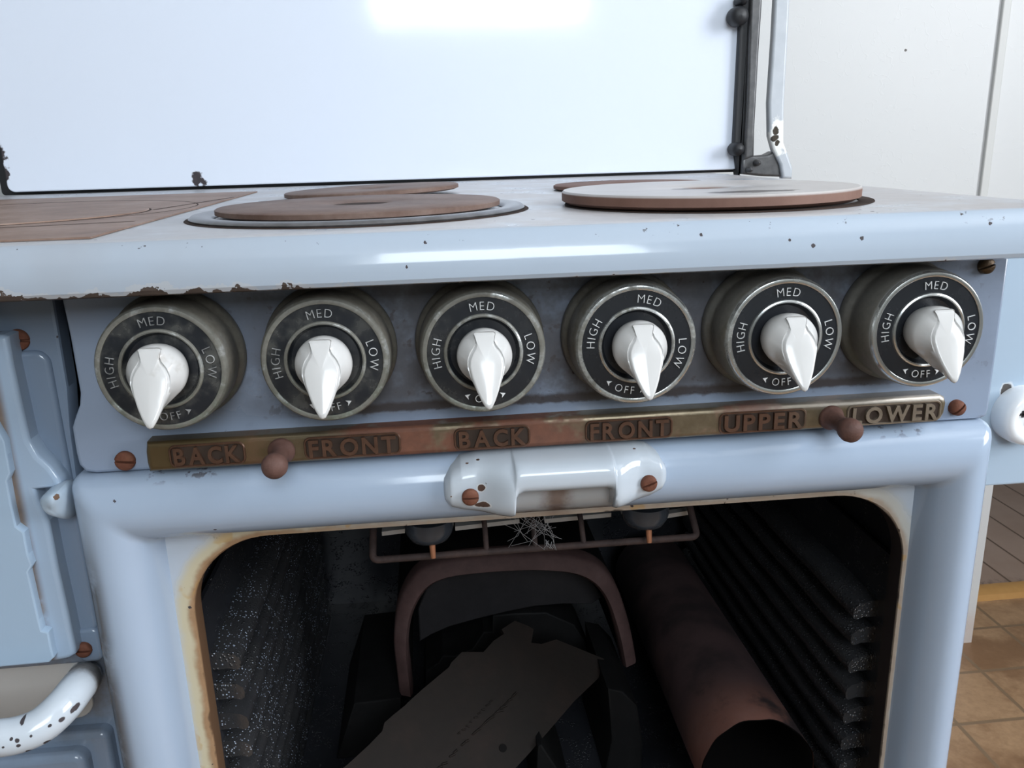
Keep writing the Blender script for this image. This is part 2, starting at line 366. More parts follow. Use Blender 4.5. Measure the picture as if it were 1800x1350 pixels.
# tarnished plating of the dials: dull on the left, brighter on the right
m = NM('tarnished_chrome'); n = m.noise(70, 5, 0.65); n2 = m.noise(260, 4, 0.65)
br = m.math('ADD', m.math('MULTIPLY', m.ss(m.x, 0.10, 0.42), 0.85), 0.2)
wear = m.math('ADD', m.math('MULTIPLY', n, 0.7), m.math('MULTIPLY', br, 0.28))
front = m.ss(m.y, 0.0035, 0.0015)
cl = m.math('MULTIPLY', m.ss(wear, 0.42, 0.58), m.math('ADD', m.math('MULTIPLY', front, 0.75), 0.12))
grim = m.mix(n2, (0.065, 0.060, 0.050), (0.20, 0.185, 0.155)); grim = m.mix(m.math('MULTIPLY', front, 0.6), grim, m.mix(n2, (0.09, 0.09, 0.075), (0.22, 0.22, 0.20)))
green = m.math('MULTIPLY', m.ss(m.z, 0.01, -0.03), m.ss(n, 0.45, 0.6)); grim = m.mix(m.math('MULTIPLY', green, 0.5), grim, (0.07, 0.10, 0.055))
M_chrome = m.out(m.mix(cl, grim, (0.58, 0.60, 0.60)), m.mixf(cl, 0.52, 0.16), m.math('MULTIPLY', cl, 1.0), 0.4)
m.bump(n2, 0.15, 0.0005)
m = NM('black_dial_enamel'); n = m.noise(60, 5, 0.6); dust = m.math('MULTIPLY', m.ss(n, 0.42, 0.7), m.ss(m.x, 0.25, 0.0))
M_black = m.out(m.mix(dust, (0.014, 0.016, 0.020), (0.075, 0.075, 0.07)), m.mixf(n, 0.16, 0.36), 0, 0.5)
m = NM('silver_lettering'); n = m.noise(120, 4, 0.6); f = m.math('ADD', m.math('MULTIPLY', m.ss(m.x, 0.0, 0.3), 0.5), m.math('MULTIPLY', n, 0.7)); M_letter = m.out(m.mix(m.ss(f, 0.25, 0.65), (0.20, 0.20, 0.20), (0.72, 0.73, 0.74)), 0.45, 0.15)
m = NM('white_porcelain'); g = m.math('MULTIPLY', m.ss(m.noise(45, 4, 0.6), 0.58, 0.72), m.math('MULTIPLY', m.ss(m.x, 0.16, -0.02), 0.6))
m.bump(m.noise(60, 2), 0.05, 0.001)
M_porc = m.out(m.mix(g, (0.535, 0.53, 0.525), (0.26, 0.21, 0.16)), 0.14, 0, 0.5)
m = NM('white_porcelain_socket'); M_sock = m.out(m.mix(m.noise(60, 4), (0.80, 0.82, 0.84), (0.72, 0.73, 0.74)), 0.12, 0, 0.5)
# brass rail: greenish brass at left, rust and worn plating to the right
m = NM('worn_brass_rail'); n = m.noise(16, 5, 0.65); n2 = m.noise(130, 4, 0.65); n3 = m.noise(7, 2)
col = m.ramp(m.x, [(0.0, (0.155, 0.105, 0.045)), (1.0, (0.155, 0.105, 0.045))])
nk = m.mix(n2, (0.11, 0.085, 0.05), (0.26, 0.215, 0.15)); ru = m.mix(n2, (0.075, 0.030, 0.020), (0.20, 0.08, 0.045))
msk = m.ss(m.math('ADD', m.math('MULTIPLY', n, 0.75), m.math('MULTIPLY', n3, 0.35)), 0.53, 0.62)
msk = m.math('MULTIPLY', msk, m.math('MULTIPLY', m.ss(m.x, 0.01, 0.07), m.ss(m.x, 0.45, 0.38)))
col = m.mix(msk, m.mix(m.ss(m.x, 0.02, 0.09), (0.14, 0.10, 0.05), nk), ru)
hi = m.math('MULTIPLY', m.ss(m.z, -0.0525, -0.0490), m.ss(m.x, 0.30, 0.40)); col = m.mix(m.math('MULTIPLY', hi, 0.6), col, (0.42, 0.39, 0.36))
M_brass = m.out(col, m.mixf(msk, 0.36, 0.7), m.mixf(msk, 0.7, 0.1)); m.bump(n2, 0.25, 0.0006)
m = NM('worn_cast_letters'); n2 = m.noise(150, 4, 0.65); lf = m.ss(m.x, 0.34, 0.40)
M_cast = m.out(m.mix(n2, m.mix(lf, (0.055, 0.028, 0.018), (0.12, 0.09, 0.066)), m.mix(lf, (0.17, 0.092, 0.062), (0.32, 0.275, 0.22))), 0.38, 0.5); m.bump(n2, 0.3, 0.0006)
m = NM('cartouche_floor'); M_floorbrass = m.out(m.mix(m.noise(120, 4), (0.018, 0.010, 0.007), (0.055, 0.034, 0.023)), 0.6, 0.2)

# black, greasy, crystalline oven enamel
m = NM('black_oven_enamel'); n = m.noise(170, 3, 0.6); n2 = m.noise(25, 3)
M_oven = m.out(m.mix(n2, (0.010, 0.011, 0.014), (0.022, 0.023, 0.028)), m.mixf(n2, 0.22, 0.42), 0, 0.6)
vv = m.voro(420); hh = m.math('MULTIPLY', m.ss(vv.outputs['Distance'], 0.42, 0.05), m.ss(m.noise(60, 3), 0.48, 0.62)); m.bump(hh, 1.0, 0.0016)
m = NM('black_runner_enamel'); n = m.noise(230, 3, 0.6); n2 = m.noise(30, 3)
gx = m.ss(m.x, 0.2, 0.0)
M_runner = m.out(m.mix(n2, (0.018, 0.019, 0.022), (0.040, 0.040, 0.042)), m.mixf(n2, 0.12, 0.30), 0, 1.0); vv = m.voro(430); sk = m.math('MULTIPLY', m.ss(vv.outputs['Distance'], 0.30, 0.14), m.math('MULTIPLY', m.ss(m.noise(38, 4, 0.7), 0.46, 0.56), m.math('ADD', 0.10, m.math('MULTIPLY', gx, 0.88)))); m._in(m.b.inputs['Base Color'], m.mix(sk, m.mix(n2, (0.018, 0.019, 0.022), (0.040, 0.040, 0.042)), (0.42, 0.50, 0.64))); m.bump(m.math('ADD', m.math('MULTIPLY', m.ss(vv.outputs['Distance'], 0.45, 0.05), m.ss(m.noise(50, 3), 0.42, 0.58)), m.math('MULTIPLY', n, 0.25)), 0.8, 0.0010)  # pale bluish specks painted in as glints, mostly on the left runners
M_rack = rusty('rusty_wire', (0.03, 0.022, 0.021), (0.065, 0.044, 0.041), (0.10, 0.062, 0.053), 0.7, 0, 60)
m = NM('grey_insulator'); M_ins = m.out(m.mix(m.noise(60, 3), (0.020, 0.025, 0.033), (0.045, 0.052, 0.064)), 0.25)
m = NM('copper_pin'); M_copper = m.out(m.mix(m.noise(150, 3), (0.30, 0.12, 0.06), (0.45, 0.2, 0.11)), 0.5, 0.4)
m = NM('pale_reflector_sheet'); M_refl = m.out(m.mix(m.noise(50, 3), (0.28, 0.275, 0.265), (0.40, 0.39, 0.38)), 0.5, 0.2)
m = NM('rust_stained_pipe'); n = m.noise(13, 5, 0.6); n2 = m.noise(70, 5, 0.65)
fr = m.ss(m.math('ADD', m.y, m.math('MULTIPLY', n, 0.10)), 0.215, 0.13)
patch = m.math('MULTIPLY', fr, m.ss(m.math('ADD', n, m.math('MULTIPLY', n2, 0.25)), 0.52, 0.66))
col = m.mix(m.ss(n, 0.35, 0.65), (0.032, 0.024, 0.026), (0.088, 0.055, 0.056)); col = m.mix(patch, col, m.mix(n2, (0.22, 0.085, 0.055), (0.26, 0.14, 0.12)))
M_pipe = m.out(col, 0.55, 0.25); m.bump(n2, 0.15, 0.0006)
m = NM('sooty_pipe_inside'); M_soot = m.out((0.006, 0.0055, 0.0055), 0.9, 0, 0.1)
M_arch = rusty('reddish_iron_arch', (0.050, 0.029, 0.028), (0.082, 0.047, 0.045), (0.105, 0.068, 0.066), 0.7, 0, 25)  # oven ironwork colours lowered to paint in the shade inside
M_iplate = rusty('brown_iron_plate', (0.0085, 0.0062, 0.0048), (0.0115, 0.0074, 0.0056), (0.022, 0.012, 0.009), 0.65, 0.1, 20)
M_dark = rusty('dark_iron', (0.003, 0.003, 0.0035), (0.005, 0.005, 0.0055), (0.009, 0.0085, 0.009), 0.7, 0.2, 40)
m = NM('cobweb_silk'); M_web = m.out((0.26, 0.26, 0.27), 0.8)
m = NM('black_steel_edge'); M_blk = m.out((0.012, 0.013, 0.016), 0.5)
m = NM('grey_enamel_bracket'); n = m.noise(60, 4, .6)
spb = m.spots([(*at(1364, 229, .578), 0.0052, (1.3, 1, 1)), (*at(1362, 243, .578), 0.0045), (*at(1366, 252, .578), 0.0030)])
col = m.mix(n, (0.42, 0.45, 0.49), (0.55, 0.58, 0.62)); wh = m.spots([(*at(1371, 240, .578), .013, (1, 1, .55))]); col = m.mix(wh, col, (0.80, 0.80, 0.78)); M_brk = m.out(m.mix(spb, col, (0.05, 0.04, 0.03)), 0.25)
m = NM('dark_bracket_foot'); n = m.noise(120, 4, .6); M_foot = m.out(m.mix(n, (0.05, 0.05, 0.052), (0.15, 0.15, 0.155)), 0.4, 0.5)
m = NM('white_wall_paint'); n = m.noise(3, 3)
low = m.math('MULTIPLY', m.ss(m.math('ADD', m.z, m.math('MULTIPLY', m.noise(9, 3), 0.08)), -0.72, -0.78), 0.5)
col = m.mix(n, (0.58, 0.585, 0.59), (0.61, 0.615, 0.62)); col = m.mix(low, col, (0.55, 0.42, 0.36)); col = m.mix(m.spots([(0.905, .893, .235, .0022)]), col, (.08, .07, .06))
scr = m.noise(26, 2, 0.5, vec=None); m.bump(m.math('ADD', m.noise(7, 4, .6), m.ss(m.math('ABSOLUTE', m.math('SUBTRACT', scr, .5)), 0.012, 0.0)), 0.06, 0.002)
M_wall = m.out(col, 0.45)
m = NM('dark_unseen_wall_paint'); M_wall2 = m.out(m.mix(m.noise(4, 3), (0.24, 0.25, 0.23), (0.29, 0.30, 0.28)), 0.6)  # unseen walls, kept dark to cut the fill light
m = NM('grey_batten_paint'); M_batten = m.out((0.56, 0.56, 0.55), 0.5)
m = NM('white_trim_paint'); M_wtrim = m.out((0.80, 0.80, 0.79), 0.4)
m = NM('oak_threshold'); M_thr = m.out(m.mix(m.noise(30, 3), (0.40, 0.20, 0.06), (0.52, 0.29, 0.10)), 0.4)
# printed vinyl tile floor
m = NM('vinyl_tile_floor'); T = 0.131
def frac(a, off): 
    k = m.math('FRACT', m.math('DIVIDE', m.math('SUBTRACT', a, off), T)); return m.math('ABSOLUTE', m.math('SUBTRACT', k, 0.5))
j = m.math('MAXIMUM', frac(m.x, 0.987), frac(m.y, 0.674)); joint = m.ss(j, 0.463, 0.482)
n = m.noise(5, 5, 0.65); n2 = m.noise(90, 5, 0.65)
col = m.mix(n2, (0.22, 0.125, 0.065), (0.47, 0.295, 0.165)); col = m.mix(m.math('MULTIPLY', m.ss(n, 0.46, 0.64), 0.75), col, (0.17, 0.085, 0.04)); col = m.mix(joint, col, (0.20, 0.13, 0.075))
m.bump(m.math('SUBTRACT', m.math('MULTIPLY', n2, 0.3), joint), 0.3, 0.001); M_vinyl = m.out(col, 0.38)
m = NM('worn_plank_floor'); k = m.math('DIVIDE', m.math('SUBTRACT', m.x, 1.30), 0.085); fr = m.math('FRACT', k); ln = m.ss(m.math('ABSOLUTE', m.math('SUBTRACT', fr, 0.5)), 0.455, 0.485)
n = m.noise(6, 5, 0.6); col = m.mix(n, (0.26, 0.17, 0.12), (0.42, 0.31, 0.25)); edge = m.math('MULTIPLY', m.ss(m.y, 1.13, 1.07), m.ss(m.noise(60, 4, .6), .5, .6)); col = m.mix(m.math('MULTIPLY', edge, .8), col, (.05, .035, .03)); M_plank = m.out(m.mix(ln, col, (0.12, 0.075, 0.05)), 0.4)
m = NM('ceiling_paint'); M_ceil = m.out((0.80, 0.80, 0.80), 0.7)

# ------------------------------------------------------------------ the room
WY = 0.893
FL = -Z0
struct(MB().box((-1.6, -2.25, FL-0.05), (2.1, 1.03, FL)).build('floor', M_vinyl, smooth=False))
struct(MB().box((0.6, 1.085, FL-0.05), (3.2, 3.2, FL-0.001)).build('floor_beyond_doorway', M_plank, smooth=False))
struct(MB().box((-1.6, WY, FL), (1.157, WY+0.14, 1.60)).box((2.0, WY, FL), (2.1, WY+0.14, 1.60)).box((1.157, WY, 1.20), (2.0, WY+0.14, 1.60)).build('wall_back', M_wall, smooth=False))
struct(MB().box((0.6, 3.2, FL), (3.2, 3.3, 1.6)).box((3.2, 1.03, FL), (3.3, 3.3, 1.6)).box((0.5, 1.03, FL), (0.6, 3.3, 1.6)).build('wall_far', M_wall, smooth=False))
struct(MB().box((-1.7, -2.35, FL), (-1.6, WY+.14, 1.60)).build('wall_left', M_wall2, smooth=False))
def wall_with_hole(name, x0, x1, z0, z1, hx0, hx1, hz0, hz1, along):
    m = MB()
    for a0, a1, b0, b1 in ((x0, hx0, z0, z1), (hx1, x1, z0, z1), (hx0, hx1, z0, hz0), (hx0, hx1, hz1, z1)):
        if along == 'x': m.box((a0, -2.35, b0), (a1, -2.25, b1))
        else: m.box((2.1, a0, b0), (2.2, a1, b1))
    return struct(m.build(name, M_wall2, smooth=False))
wall_with_hole('wall_front', -1.6, 2.1, FL, 1.6, -0.06, 0.90, 0.60, 1.66-0.06, 'x')
wall_with_hole('wall_right', -2.35, WY+.14, FL, 1.6, -1.40, -0.20, 0.12, 1.42, 'y')
struct(MB().box((-1.7, -2.35, 1.60), (3.3, 3.3, 1.65)).build('ceiling', M_ceil, smooth=False))
m_ = MB()
for a, b in (((-0.06, -2.34, 0.60), (-0.02, -2.26, 1.60)), ((0.86, -2.34, 0.60), (0.90, -2.26, 1.60)), ((-0.06, -2.34, 0.60), (0.90, -2.26, 0.64)), ((-0.06, -2.34, 1.56), (0.90, -2.26, 1.60)), ((-0.06, -2.335, 1.30), (0.90, -2.27, 1.325))): m_.box(a, b)
struct(m_.build('window_1', M_wtrim, smooth=False))
m_ = MB()
for a, b in (((2.11, -1.40, 0.12), (2.19, -1.36, 1.42)), ((2.11, -0.24, 0.12), (2.19, -0.20, 1.42)), ((2.11, -1.40, 0.12), (2.19, -0.20, 0.16)), ((2.11, -1.40, 1.38), (2.19, -0.20, 1.42)), ((2.11, -0.82, 0.12), (2.19, -0.78, 1.42))): m_.box(a, b)
struct(m_.build('window_2', M_wtrim, smooth=False))
struct(rbox((1.056, WY-0.006, FL+0.001), (1.070, WY+0.001, 1.59), 0.002).build('trim_1', M_batten))
struct(MB().loft([[(x, 1.03, FL), (x, 1.034, FL+0.012), (x, 1.05, FL+0.018), (x, 1.07, FL+0.016), (x, 1.085, FL)] for x in (0.8, 3.0)], False).build('trim_2', M_thr))

# ------------------------------------------------------------------ the range
RT = thing('cooking_range', 'old pale blue enamel cooking range with six dial knobs above an open doorless oven', 'cooker', (0.2, 0.28, FL))
HZ = 0.0685; XR = 0.502; XL = -0.80; SY = 0.60
# hob: one sheet with a rolled front lip
prof = [(SY, HZ), (0.30, HZ), (0.0, HZ), (-0.0065, HZ-0.0002), (-0.0090, HZ-0.0010), (-0.0118, HZ-0.0032), (-0.0143, HZ-0.0065), (-0.0163, HZ-0.0105), (-0.0176, HZ-0.0150), (-0.0182, HZ-0.0195),
        (-0.0180, HZ-0.0240), (-0.0168, HZ-0.0262), (-0.0140, HZ-0.0272), (0.010, HZ-0.0268), (0.032, HZ-0.0262), (SY, HZ-0.0262)]
xs = [XL] + [-0.2 + 0.02*i for i in range(35)] + [XR-0.003, XR]
rings = []
for x in xs:
    k = 0.0025 if x == XR else 0
    rings.append([(x, y + (k if y < 0 else 0), z - (k if z == HZ else 0)) for y, z in prof])
MB().loft(rings, True, True, True).build('hob_top', M_hob, RT, ang=25)

# control panel with a stepped left edge
pp = [(-0.0585, 0.0400), (-0.0575, 0.012), (-0.0575, -0.020), (-0.0590, -0.027), (-0.0625, -0.034), (-0.0652, -0.040), (-0.0655, -0.056), (-0.0650, -0.063), (-0.0620, -0.0675), (-0.0560, -0.0688),
      (0.4900, -0.0688), (0.4935, -0.0670), (0.4945, -0.0630), (0.4945, 0.0400)]
PN = slab(pp, 0.035, 0.060, 0.0022, 3).build('control_panel', M_panel, RT)
def screw_head(name, c, r, mat, parent, ang=0.0, proud=0.0022):
    """slotted, slightly domed head facing the room"""
    m = MB(); g = r*0.13; n = 28
    d = (math.cos(ang), math.sin(ang)); e = (-d[1], d[0])
    for s in (1, -1):
        pts = []
        a0 = math.asin(g/r)
        for i in range(n+1):
            t = a0 + (PI - 2*a0)*i/n; pts.append((r*math.cos(t), r*math.sin(t)))
        def ring(k, y): return [(c[0] + (px*k)*d[0] + s*(g + (pz-g)*k)*e[0], c[1]+y, c[2] + (px*k)*d[1] + s*(g + (pz-g)*k)*e[1]) for px, pz in pts]
        m.loft([ring(1.0, 0.002), ring(1.0, -proud*0.4), ring(0.93, -proud*0.8), ring(0.7, -proud*1.05), ring(0.3, -proud*1.2)], True, True, True)
    m.lathe([(r*0.98, 0.002), (r*0.98, -proud*0.1), (0.0001, -proud*0.1)], c, n=28)
    return m.build(name, mat, parent, ang=50, origin=c)
screw_head('screw', at(220, 810, 0.034), 0.0058, M_screw, PN, -0.12)
screw_head('screw', at(1681, 716, 0.034), 0.0050, M_screw, PN, 0.75, 0.004)
screw_head('screw', at(1733, 467, 0.034), 0.0050, M_screw_dark, PN, 0.3, 0.003)

# name rail
RY0, RY1 = 0.0225, 0.0350
rp = [(-0.0222, -0.0655), (-0.0206, -0.0600), (-0.0208, -0.0540), (-0.0222, -0.0478)] 
right_end = [(0.452, -0.0468), (0.4555, -0.0485), (0.4570, -0.0525), (0.4565, -0.0590), (0.4545, -0.0630), (0.450, -0.0645)]
RA = slab([(-0.0222, -0.0655), (-0.0228, -0.060), (-0.0226, -0.0535), (-0.0215, -0.0478)] + right_end, RY0, RY1, 0.0030, 4).build('name_rail', M_brass, RT)
words = [('BACK', 300, 430, 800), ('FRONT', 537, 703, 787), ('BACK', 800, 930, 770), ('FRONT', 1030, 1180, 755), ('UPPER', 1265, 1415, 738), ('LOWER', 1490, 1652, 722)]
for wd, u0, u1, v in words:
    a = at(u0, v + (u1-u0)*0.03, RY0); b = at(u1, v - (u1-u0)*0.03, RY0); x0, x1 = a.x, b.x; zc = -0.0566; hh = 0.0062
    fl = MB(); pts = rrect(x0, x1, zc-hh, zc+hh, 0.0034, 5)
    fl.loft([[(x, RY0+0.001, z) for x, z in pts], [(x, RY0-0.00025, z) for x, z in pts]], True, False, True)
    fo = fl.build('cartouche', M_floorbrass, RA)
    bd = MB(); bd.tube([(x, RY0-0.0004, z) for x, z in pts + pts[:1]], 0.00075, 6, False); bd.build('border', M_cast, fo)
    tm = MB(); gl = [glyph(ch, 0.028) for ch in wd]; gap = 0.16
    tot = sum(g[3]-g[2] for g in gl) + gap*(len(gl)-1); S = 0.0096/cap(); wx = (x1-x0-0.0045)/tot; xx = x0 + 0.00225
    for g in gl:
        tm.add([(xx + (v_.x - g[2])*wx, RY0-0.0011 - v_.z*0.016, zc - 0.0048 + v_.y*S) for v_ in g[0]], g[1]); xx += (g[3]-g[2]+gap)*wx
    tm.build('lettering', M_cast, fo, smooth=False)
for c in ((0.0530, RY0, -0.0570), (0.3822, RY0, -0.0570)):
    s = 1 if c[0] < 0.2 else 1.0
    MB().lathe([(0.0074, 0.001), (0.0078, -0.0012), (0.0070, -0.0028), (0.0056, -0.0042), (0.0050, -0.010), (0.0049, -0.015), (0.0056, -0.0185), (0.0068, -0.0215), (0.0072, -0.0245), (0.0066, -0.0275), (0.0046, -0.0298), (0.0018, -0.0307), (0.0001, -0.0308)], c, n=36).build('stud', M_stud, RA)

# dial knobs
def knob(i, rot):
    c = Vector((0.085*i, 0, 0))
    b = MB().lathe([(0.0372, 0.0345), (0.0374, 0.0310), (0.0366, 0.0280), (0.0352, 0.0262), (0.0347, 0.0235), (0.0352, 0.0205), (0.0350, 0.0120), (0.0345, 0.0045), (0.0340, 0.0018), (0.0331, 0.0004), (0.0318, 0.0), (0.0308, 0.0004), (0.0305, 0.0022)], c, n=72)
    K = b.build('control_knob', M_chrome, RT, origin=c)
    d = MB().lathe([(0.0306, 0.0008), (0.0216, 0.0006)], c, n=72)
    d.lathe([(0.0197, 0.0006), (0.0190, 0.0022), (0.0180, 0.0036), (0.012, 0.0048), (0.0001, 0.0050)], c, n=72)
    d.build('dial_face', M_black, K, origin=c)
    MB().lathe([(0.0218, 0.0008), (0.0214, -0.0004), (0.0206, -0.0008), (0.0199, -0.0004), (0.0196, 0.0010)], c, n=72).build('inner_ring', M_chrome, K, origin=c)
    # lettering
    t = MB(); S = 0.0047/cap(); R = 0.0260
    def arc(txt, mid, up_out, size=1.0, sp=0.26):
        gl = [glyph(ch, -0.022) for ch in txt]; wid = [(g[3]-g[2]) * S*size*0.92 for g in gl]; gp = sp*S*size
        tot = sum(wid) + gp*(len(gl)-1); x = -tot/2
        for g, wd in zip(gl, wid):
            xm = x + wd/2; x += wd + gp
            a = math.radians(mid) + (-xm/R if up_out else xm/R)
            ro = a - PI/2 if up_out else a + PI/2
            for_v = []
            for v_ in g[0]:
                px = (v_.x - (g[2]+g[3])/2)*S*size*0.92; pz = (v_.y - cap()/2)*S*size
                for_v.append((c.x + R*math.cos(a) + px*math.cos(ro) - pz*math.sin(ro), 0.0007 - 0.0004 - v_.z*0.004, c.z + R*math.sin(a) + px*math.sin(ro) + pz*math.cos(ro)))
            t.add(for_v, g[1])
    arc('MED', 90 - rot, True); arc('HIGH', 178 - rot, True); arc('LOW', 2 - rot, True); arc('OFF', 270 - rot, False, 0.92)
    for s in (-1, 1):
        a = math.radians(270 - rot + s*19.5)
        tip = math.radians(270 - rot + s*25.5)
        pts = [(R*math.cos(tip), R*math.sin(tip)), ((R+0.0016)*math.cos(a), (R+0.0016)*math.sin(a)), (R*math.cos(a + s*0.03), R*math.sin(a + s*0.03)), ((R-0.0016)*math.cos(a), (R-0.0016)*math.sin(a))]
        t.add([(c.x+x, 0.0002, c.z+z) for x, z in pts] + [(c.x+x, 0.0007, c.z+z) for x, z in pts], [(0, 1, 2, 3), (4, 5, 6, 7), (0, 1, 5, 4), (1, 2, 6, 5), (2, 3, 7, 6), (3, 0, 4, 7)])
    t.build('lettering', M_letter, K, smooth=False, origin=c)
    # porcelain pointer: round body, vase-shaped blade leaning out towards its tip
    NA = 96
    def polar(poly):
        out = []
        for k in range(NA):
            a = 2*PI*k/NA - PI/2; dx, dz = math.cos(a), math.sin(a); best = 0
            for (x0, z0), (x1, z1) in zip(poly, poly[1:] + poly[:1]):
                ex, ez = x1-x0, z1-z0; den = dx*ez - dz*ex
                if abs(den) < 1e-12: continue
                tt = (x0*ez - z0*ex)/den; uu = (x0*dz - z0*dx)/den
                if -1e-6 <= uu <= 1+1e-6 and tt > best: best = tt
            out.append((best*dx, best*dz))
        return out
    def tear(r, tip, top):
        out = []; a_t = math.acos(min(1, r/tip))
        for k in range(NA):
            a = 2*PI*k/NA; dv = a if a <= PI else 2*PI - a      # angle from straight down
            rr = r / math.cos(a_t - dv) if dv < a_t else r
            if dv > PI*0.80: rr = r + (top - r)*min(1, (dv - PI*0.80)/(PI*0.06))
            out.append((rr*math.sin(a), -rr*math.cos(a)))
        return out
    half = [(0.0056, 0.0140), (0.0055, 0.0125), (0.0047, 0.0108), (0.0044, 0.0090), (0.0052, 0.0066), (0.0072, 0.0038), (0.0085, 0.0008), (0.0088, -0.0022), (0.0078, -0.0075), (0.0058, -0.0135), (0.0034, -0.0190), (0.0014, -0.0222)]
    vase = half + [(0.0, -0.0228)] + [(-x, z) for x, z in half[::-1]]
    bl = polar(vase)
    def lean(z): # how far the blade front stands out: least at the neck, most at the tip
        u = (0.0140 - z)/(0.0140 + 0.0228); return -0.0130 - 0.0170*u
    m = MB(); rings = []
    for (r, tip, top, y) in ((0.0128, 0.0150, 0.0128, 0.0045), (0.0142, 0.0170, 0.0142, 0.000), (0.0149, 0.0190, 0.0150, -0.0045), (0.0149, 0.0198, 0.0152, -0.0075), (0.0143, 0.0200, 0.0148, -0.0100), (0.0130, 0.0200, 0.0140, -0.0118)):
        rings.append([(c.x+x, y - (0.004 if False else 0.0)*0, c.z+z) for x, z in tear(r, tip, top)])
    te = tear(0.0130, 0.0200, 0.0140)
    def bl_ring(k, f, dy=0.0):
        o = []
        for (bx, bz), (tx, tz) in zip(bl, te):
            x = bx*k*(1-f) + tx*f; z = bz*k*(1-f) + tz*f
            base = -0.0122
            o.append((c.x+x, (lean(bz*k) + dy)*(1-f) + base*f, c.z+z))
        return o
    rings += [bl_ring(1.06, 0.50, 0.0), bl_ring(1.05, 0.20, 0.0), bl_ring(1.04, 0.06, 0.0014), bl_ring(1.02, 0.0, 0.0012), bl_ring(0.98, 0.0, 0.0003), bl_ring(0.90, 0.0, 0.0)]
    m.loft(rings, True, True, False)
    n0 = len(m.v) - NA; m.v.append(Vector((c.x, lean(0), c.z))); ci = len(m.v)-1
    for k in range(NA): m.f.append((n0+k, n0+(k+1) % NA, ci))
    m.build('pointer', M_porc, K, ang=55, origin=c)
    return K
for i, r in enumerate((-3, -2, 0, 15, 1, 4)): knob(i, r)

# oven front frame: a rolled moulding round three sides
X0, X1, ZT = -0.0705, 0.4955, -0.0695
IX0, IX1, IZ = -0.0285, 0.4595, -0.1175
ZB = -0.62
pf = [(0.0, 0.060), (0.0, 0.0375), (0.010, 0.0335), (0.04, 0.0295), (0.10, 0.0255), (0.20, 0.0220), (0.33, 0.0200), (0.48, 0.0195), (0.62, 0.0212), (0.74, 0.0250), (0.85, 0.0315), (0.93, 0.0395), (1.0, 0.0520)]
def corner_path():
    out = []       # (ox,oz,ix,iz) pairs down the left, across the top, down the right
    out.append((X0, ZB, IX0, ZB)); r = 0.0055; ri = 0.004; N = 6
    for k in range(N+1):
        a = PI - (PI/2)*k/N
        out.append((X0+r+r*math.cos(a), ZT-r+r*math.sin(a), IX0+ri+ri*math.cos(a), IZ-ri+ri*math.sin(a)))
    for k in range(N+1):
        a = PI/2 - (PI/2)*k/N
        out.append((X1-r+r*math.cos(a), ZT-r+r*math.sin(a), IX1-ri+ri*math.cos(a), IZ-ri+ri*math.sin(a)))
    out.append((X1, ZB, IX1, ZB)); return out
path = corner_path()
m_ = MB(); m_.loft([[(ox+(ix-ox)*t, y, oz+(iz-oz)*t) for t, y in pf] for ox, oz, ix, iz in path], False)
m_.build('oven_frame', M_frame, RT, ang=50)
# flat flange round the mouth, then its turned-in edge
OX0, OX1, OZ, OR = -0.0175, 0.4570, -0.1230, 0.052
op = [(OX0, ZB)] + [(OX0+OR+OR*math.cos(PI-PI/2*k/14), OZ-OR+OR*math.sin(PI-PI/2*k/14)) for k in range(15)] + [(OX1-OR+OR*math.cos(PI/2-PI/2*k/14), OZ-OR+OR*math.sin(PI/2-PI/2*k/14)) for k in range(15)] + [(OX1, ZB)]
def outer(p):
    x, z = p
    if z == ZB: return (IX0-0.003 if x < 0.2 else IX1+0.003, ZB)
    cx = OX0+OR if x < 0.2 else OX1-OR; cz = OZ-OR; dx, dz = x-cx, z-cz
    L = [((IX0-0.003 - cx)/dx) if dx < -1e-6 else ((IX1+0.003 - cx)/dx if dx > 1e-6 else 1e9), ((IZ+0.003 - cz)/dz) if dz > 1e-6 else 1e9]
    t = min(L); return (cx+dx*t, cz+dz*t)
m_ = MB(); rings = []
for p in op:
    o = outer(p); x, z = p
    cx, cz = 0.22, -0.40
    def off(k):  # a little outside / inside the mouth
        return (x + (o[0]-x)*k, z + (o[1]-z)*k)
    a = off(0.25 if abs(o[0]-x)+abs(o[1]-z) > 0.012 else 0.4)
    rings.append([(o[0], 0.0505, o[1]), (a[0], 0.0498, a[1]), (x + (o[0]-x)*0.06, 0.0503, z + (o[1]-z)*0.06), (x, 0.0520, z), (x, 0.066, z)])
m_.loft(rings, False).build('oven_mouth_flange', M_mouth, RT, ang=35)
# liner box
LX0, LX1, LZT, LZB, LYB = -0.030, 0.470, -0.112, -0.4535, 0.535
m_ = MB()
pts = rrect(LX0, LX1, LZB, LZT, 0.03, 6)
m_.loft([[(x, 0.0665, z) for x, z in pts], [(x, LYB, z) for x, z in pts]], True, False, True)
m_.loft([[(x, 0.0665, z) for x, z in rrect(LX0-0.004, LX1+0.004, LZB-.004, LZT+.004, 0.03, 6)], [(x, LYB+.004, z) for x, z in rrect(LX0-0.004, LX1+0.004, LZB-.004, LZT+.004, 0.03, 6)]], True, False, True)
m_.build('oven_liner', M_oven, RT, recalc=False, ang=50)
# ring that closes the step between mouth and liner
m_ = MB(); rings = []
for p in op:
    o = outer(p); rings.append([(p[0], 0.066, p[1]), (p[0] + (-0.012 if p[0] < .05 else (.012 if p[0] > .4 else 0)), 0.0662, p[1] + (0.01 if p[1] > OZ-OR*0.8 else 0))])
m_.loft(rings, False).build('oven_collar', M_oven, RT)
slab([(-0.032, -0.66), (0.463, -0.66), (0.463, -0.4555), (-0.032, -0.4555)], 0.046, 0.066, 0.003, 3).build('oven_sill', M_fire, RT)
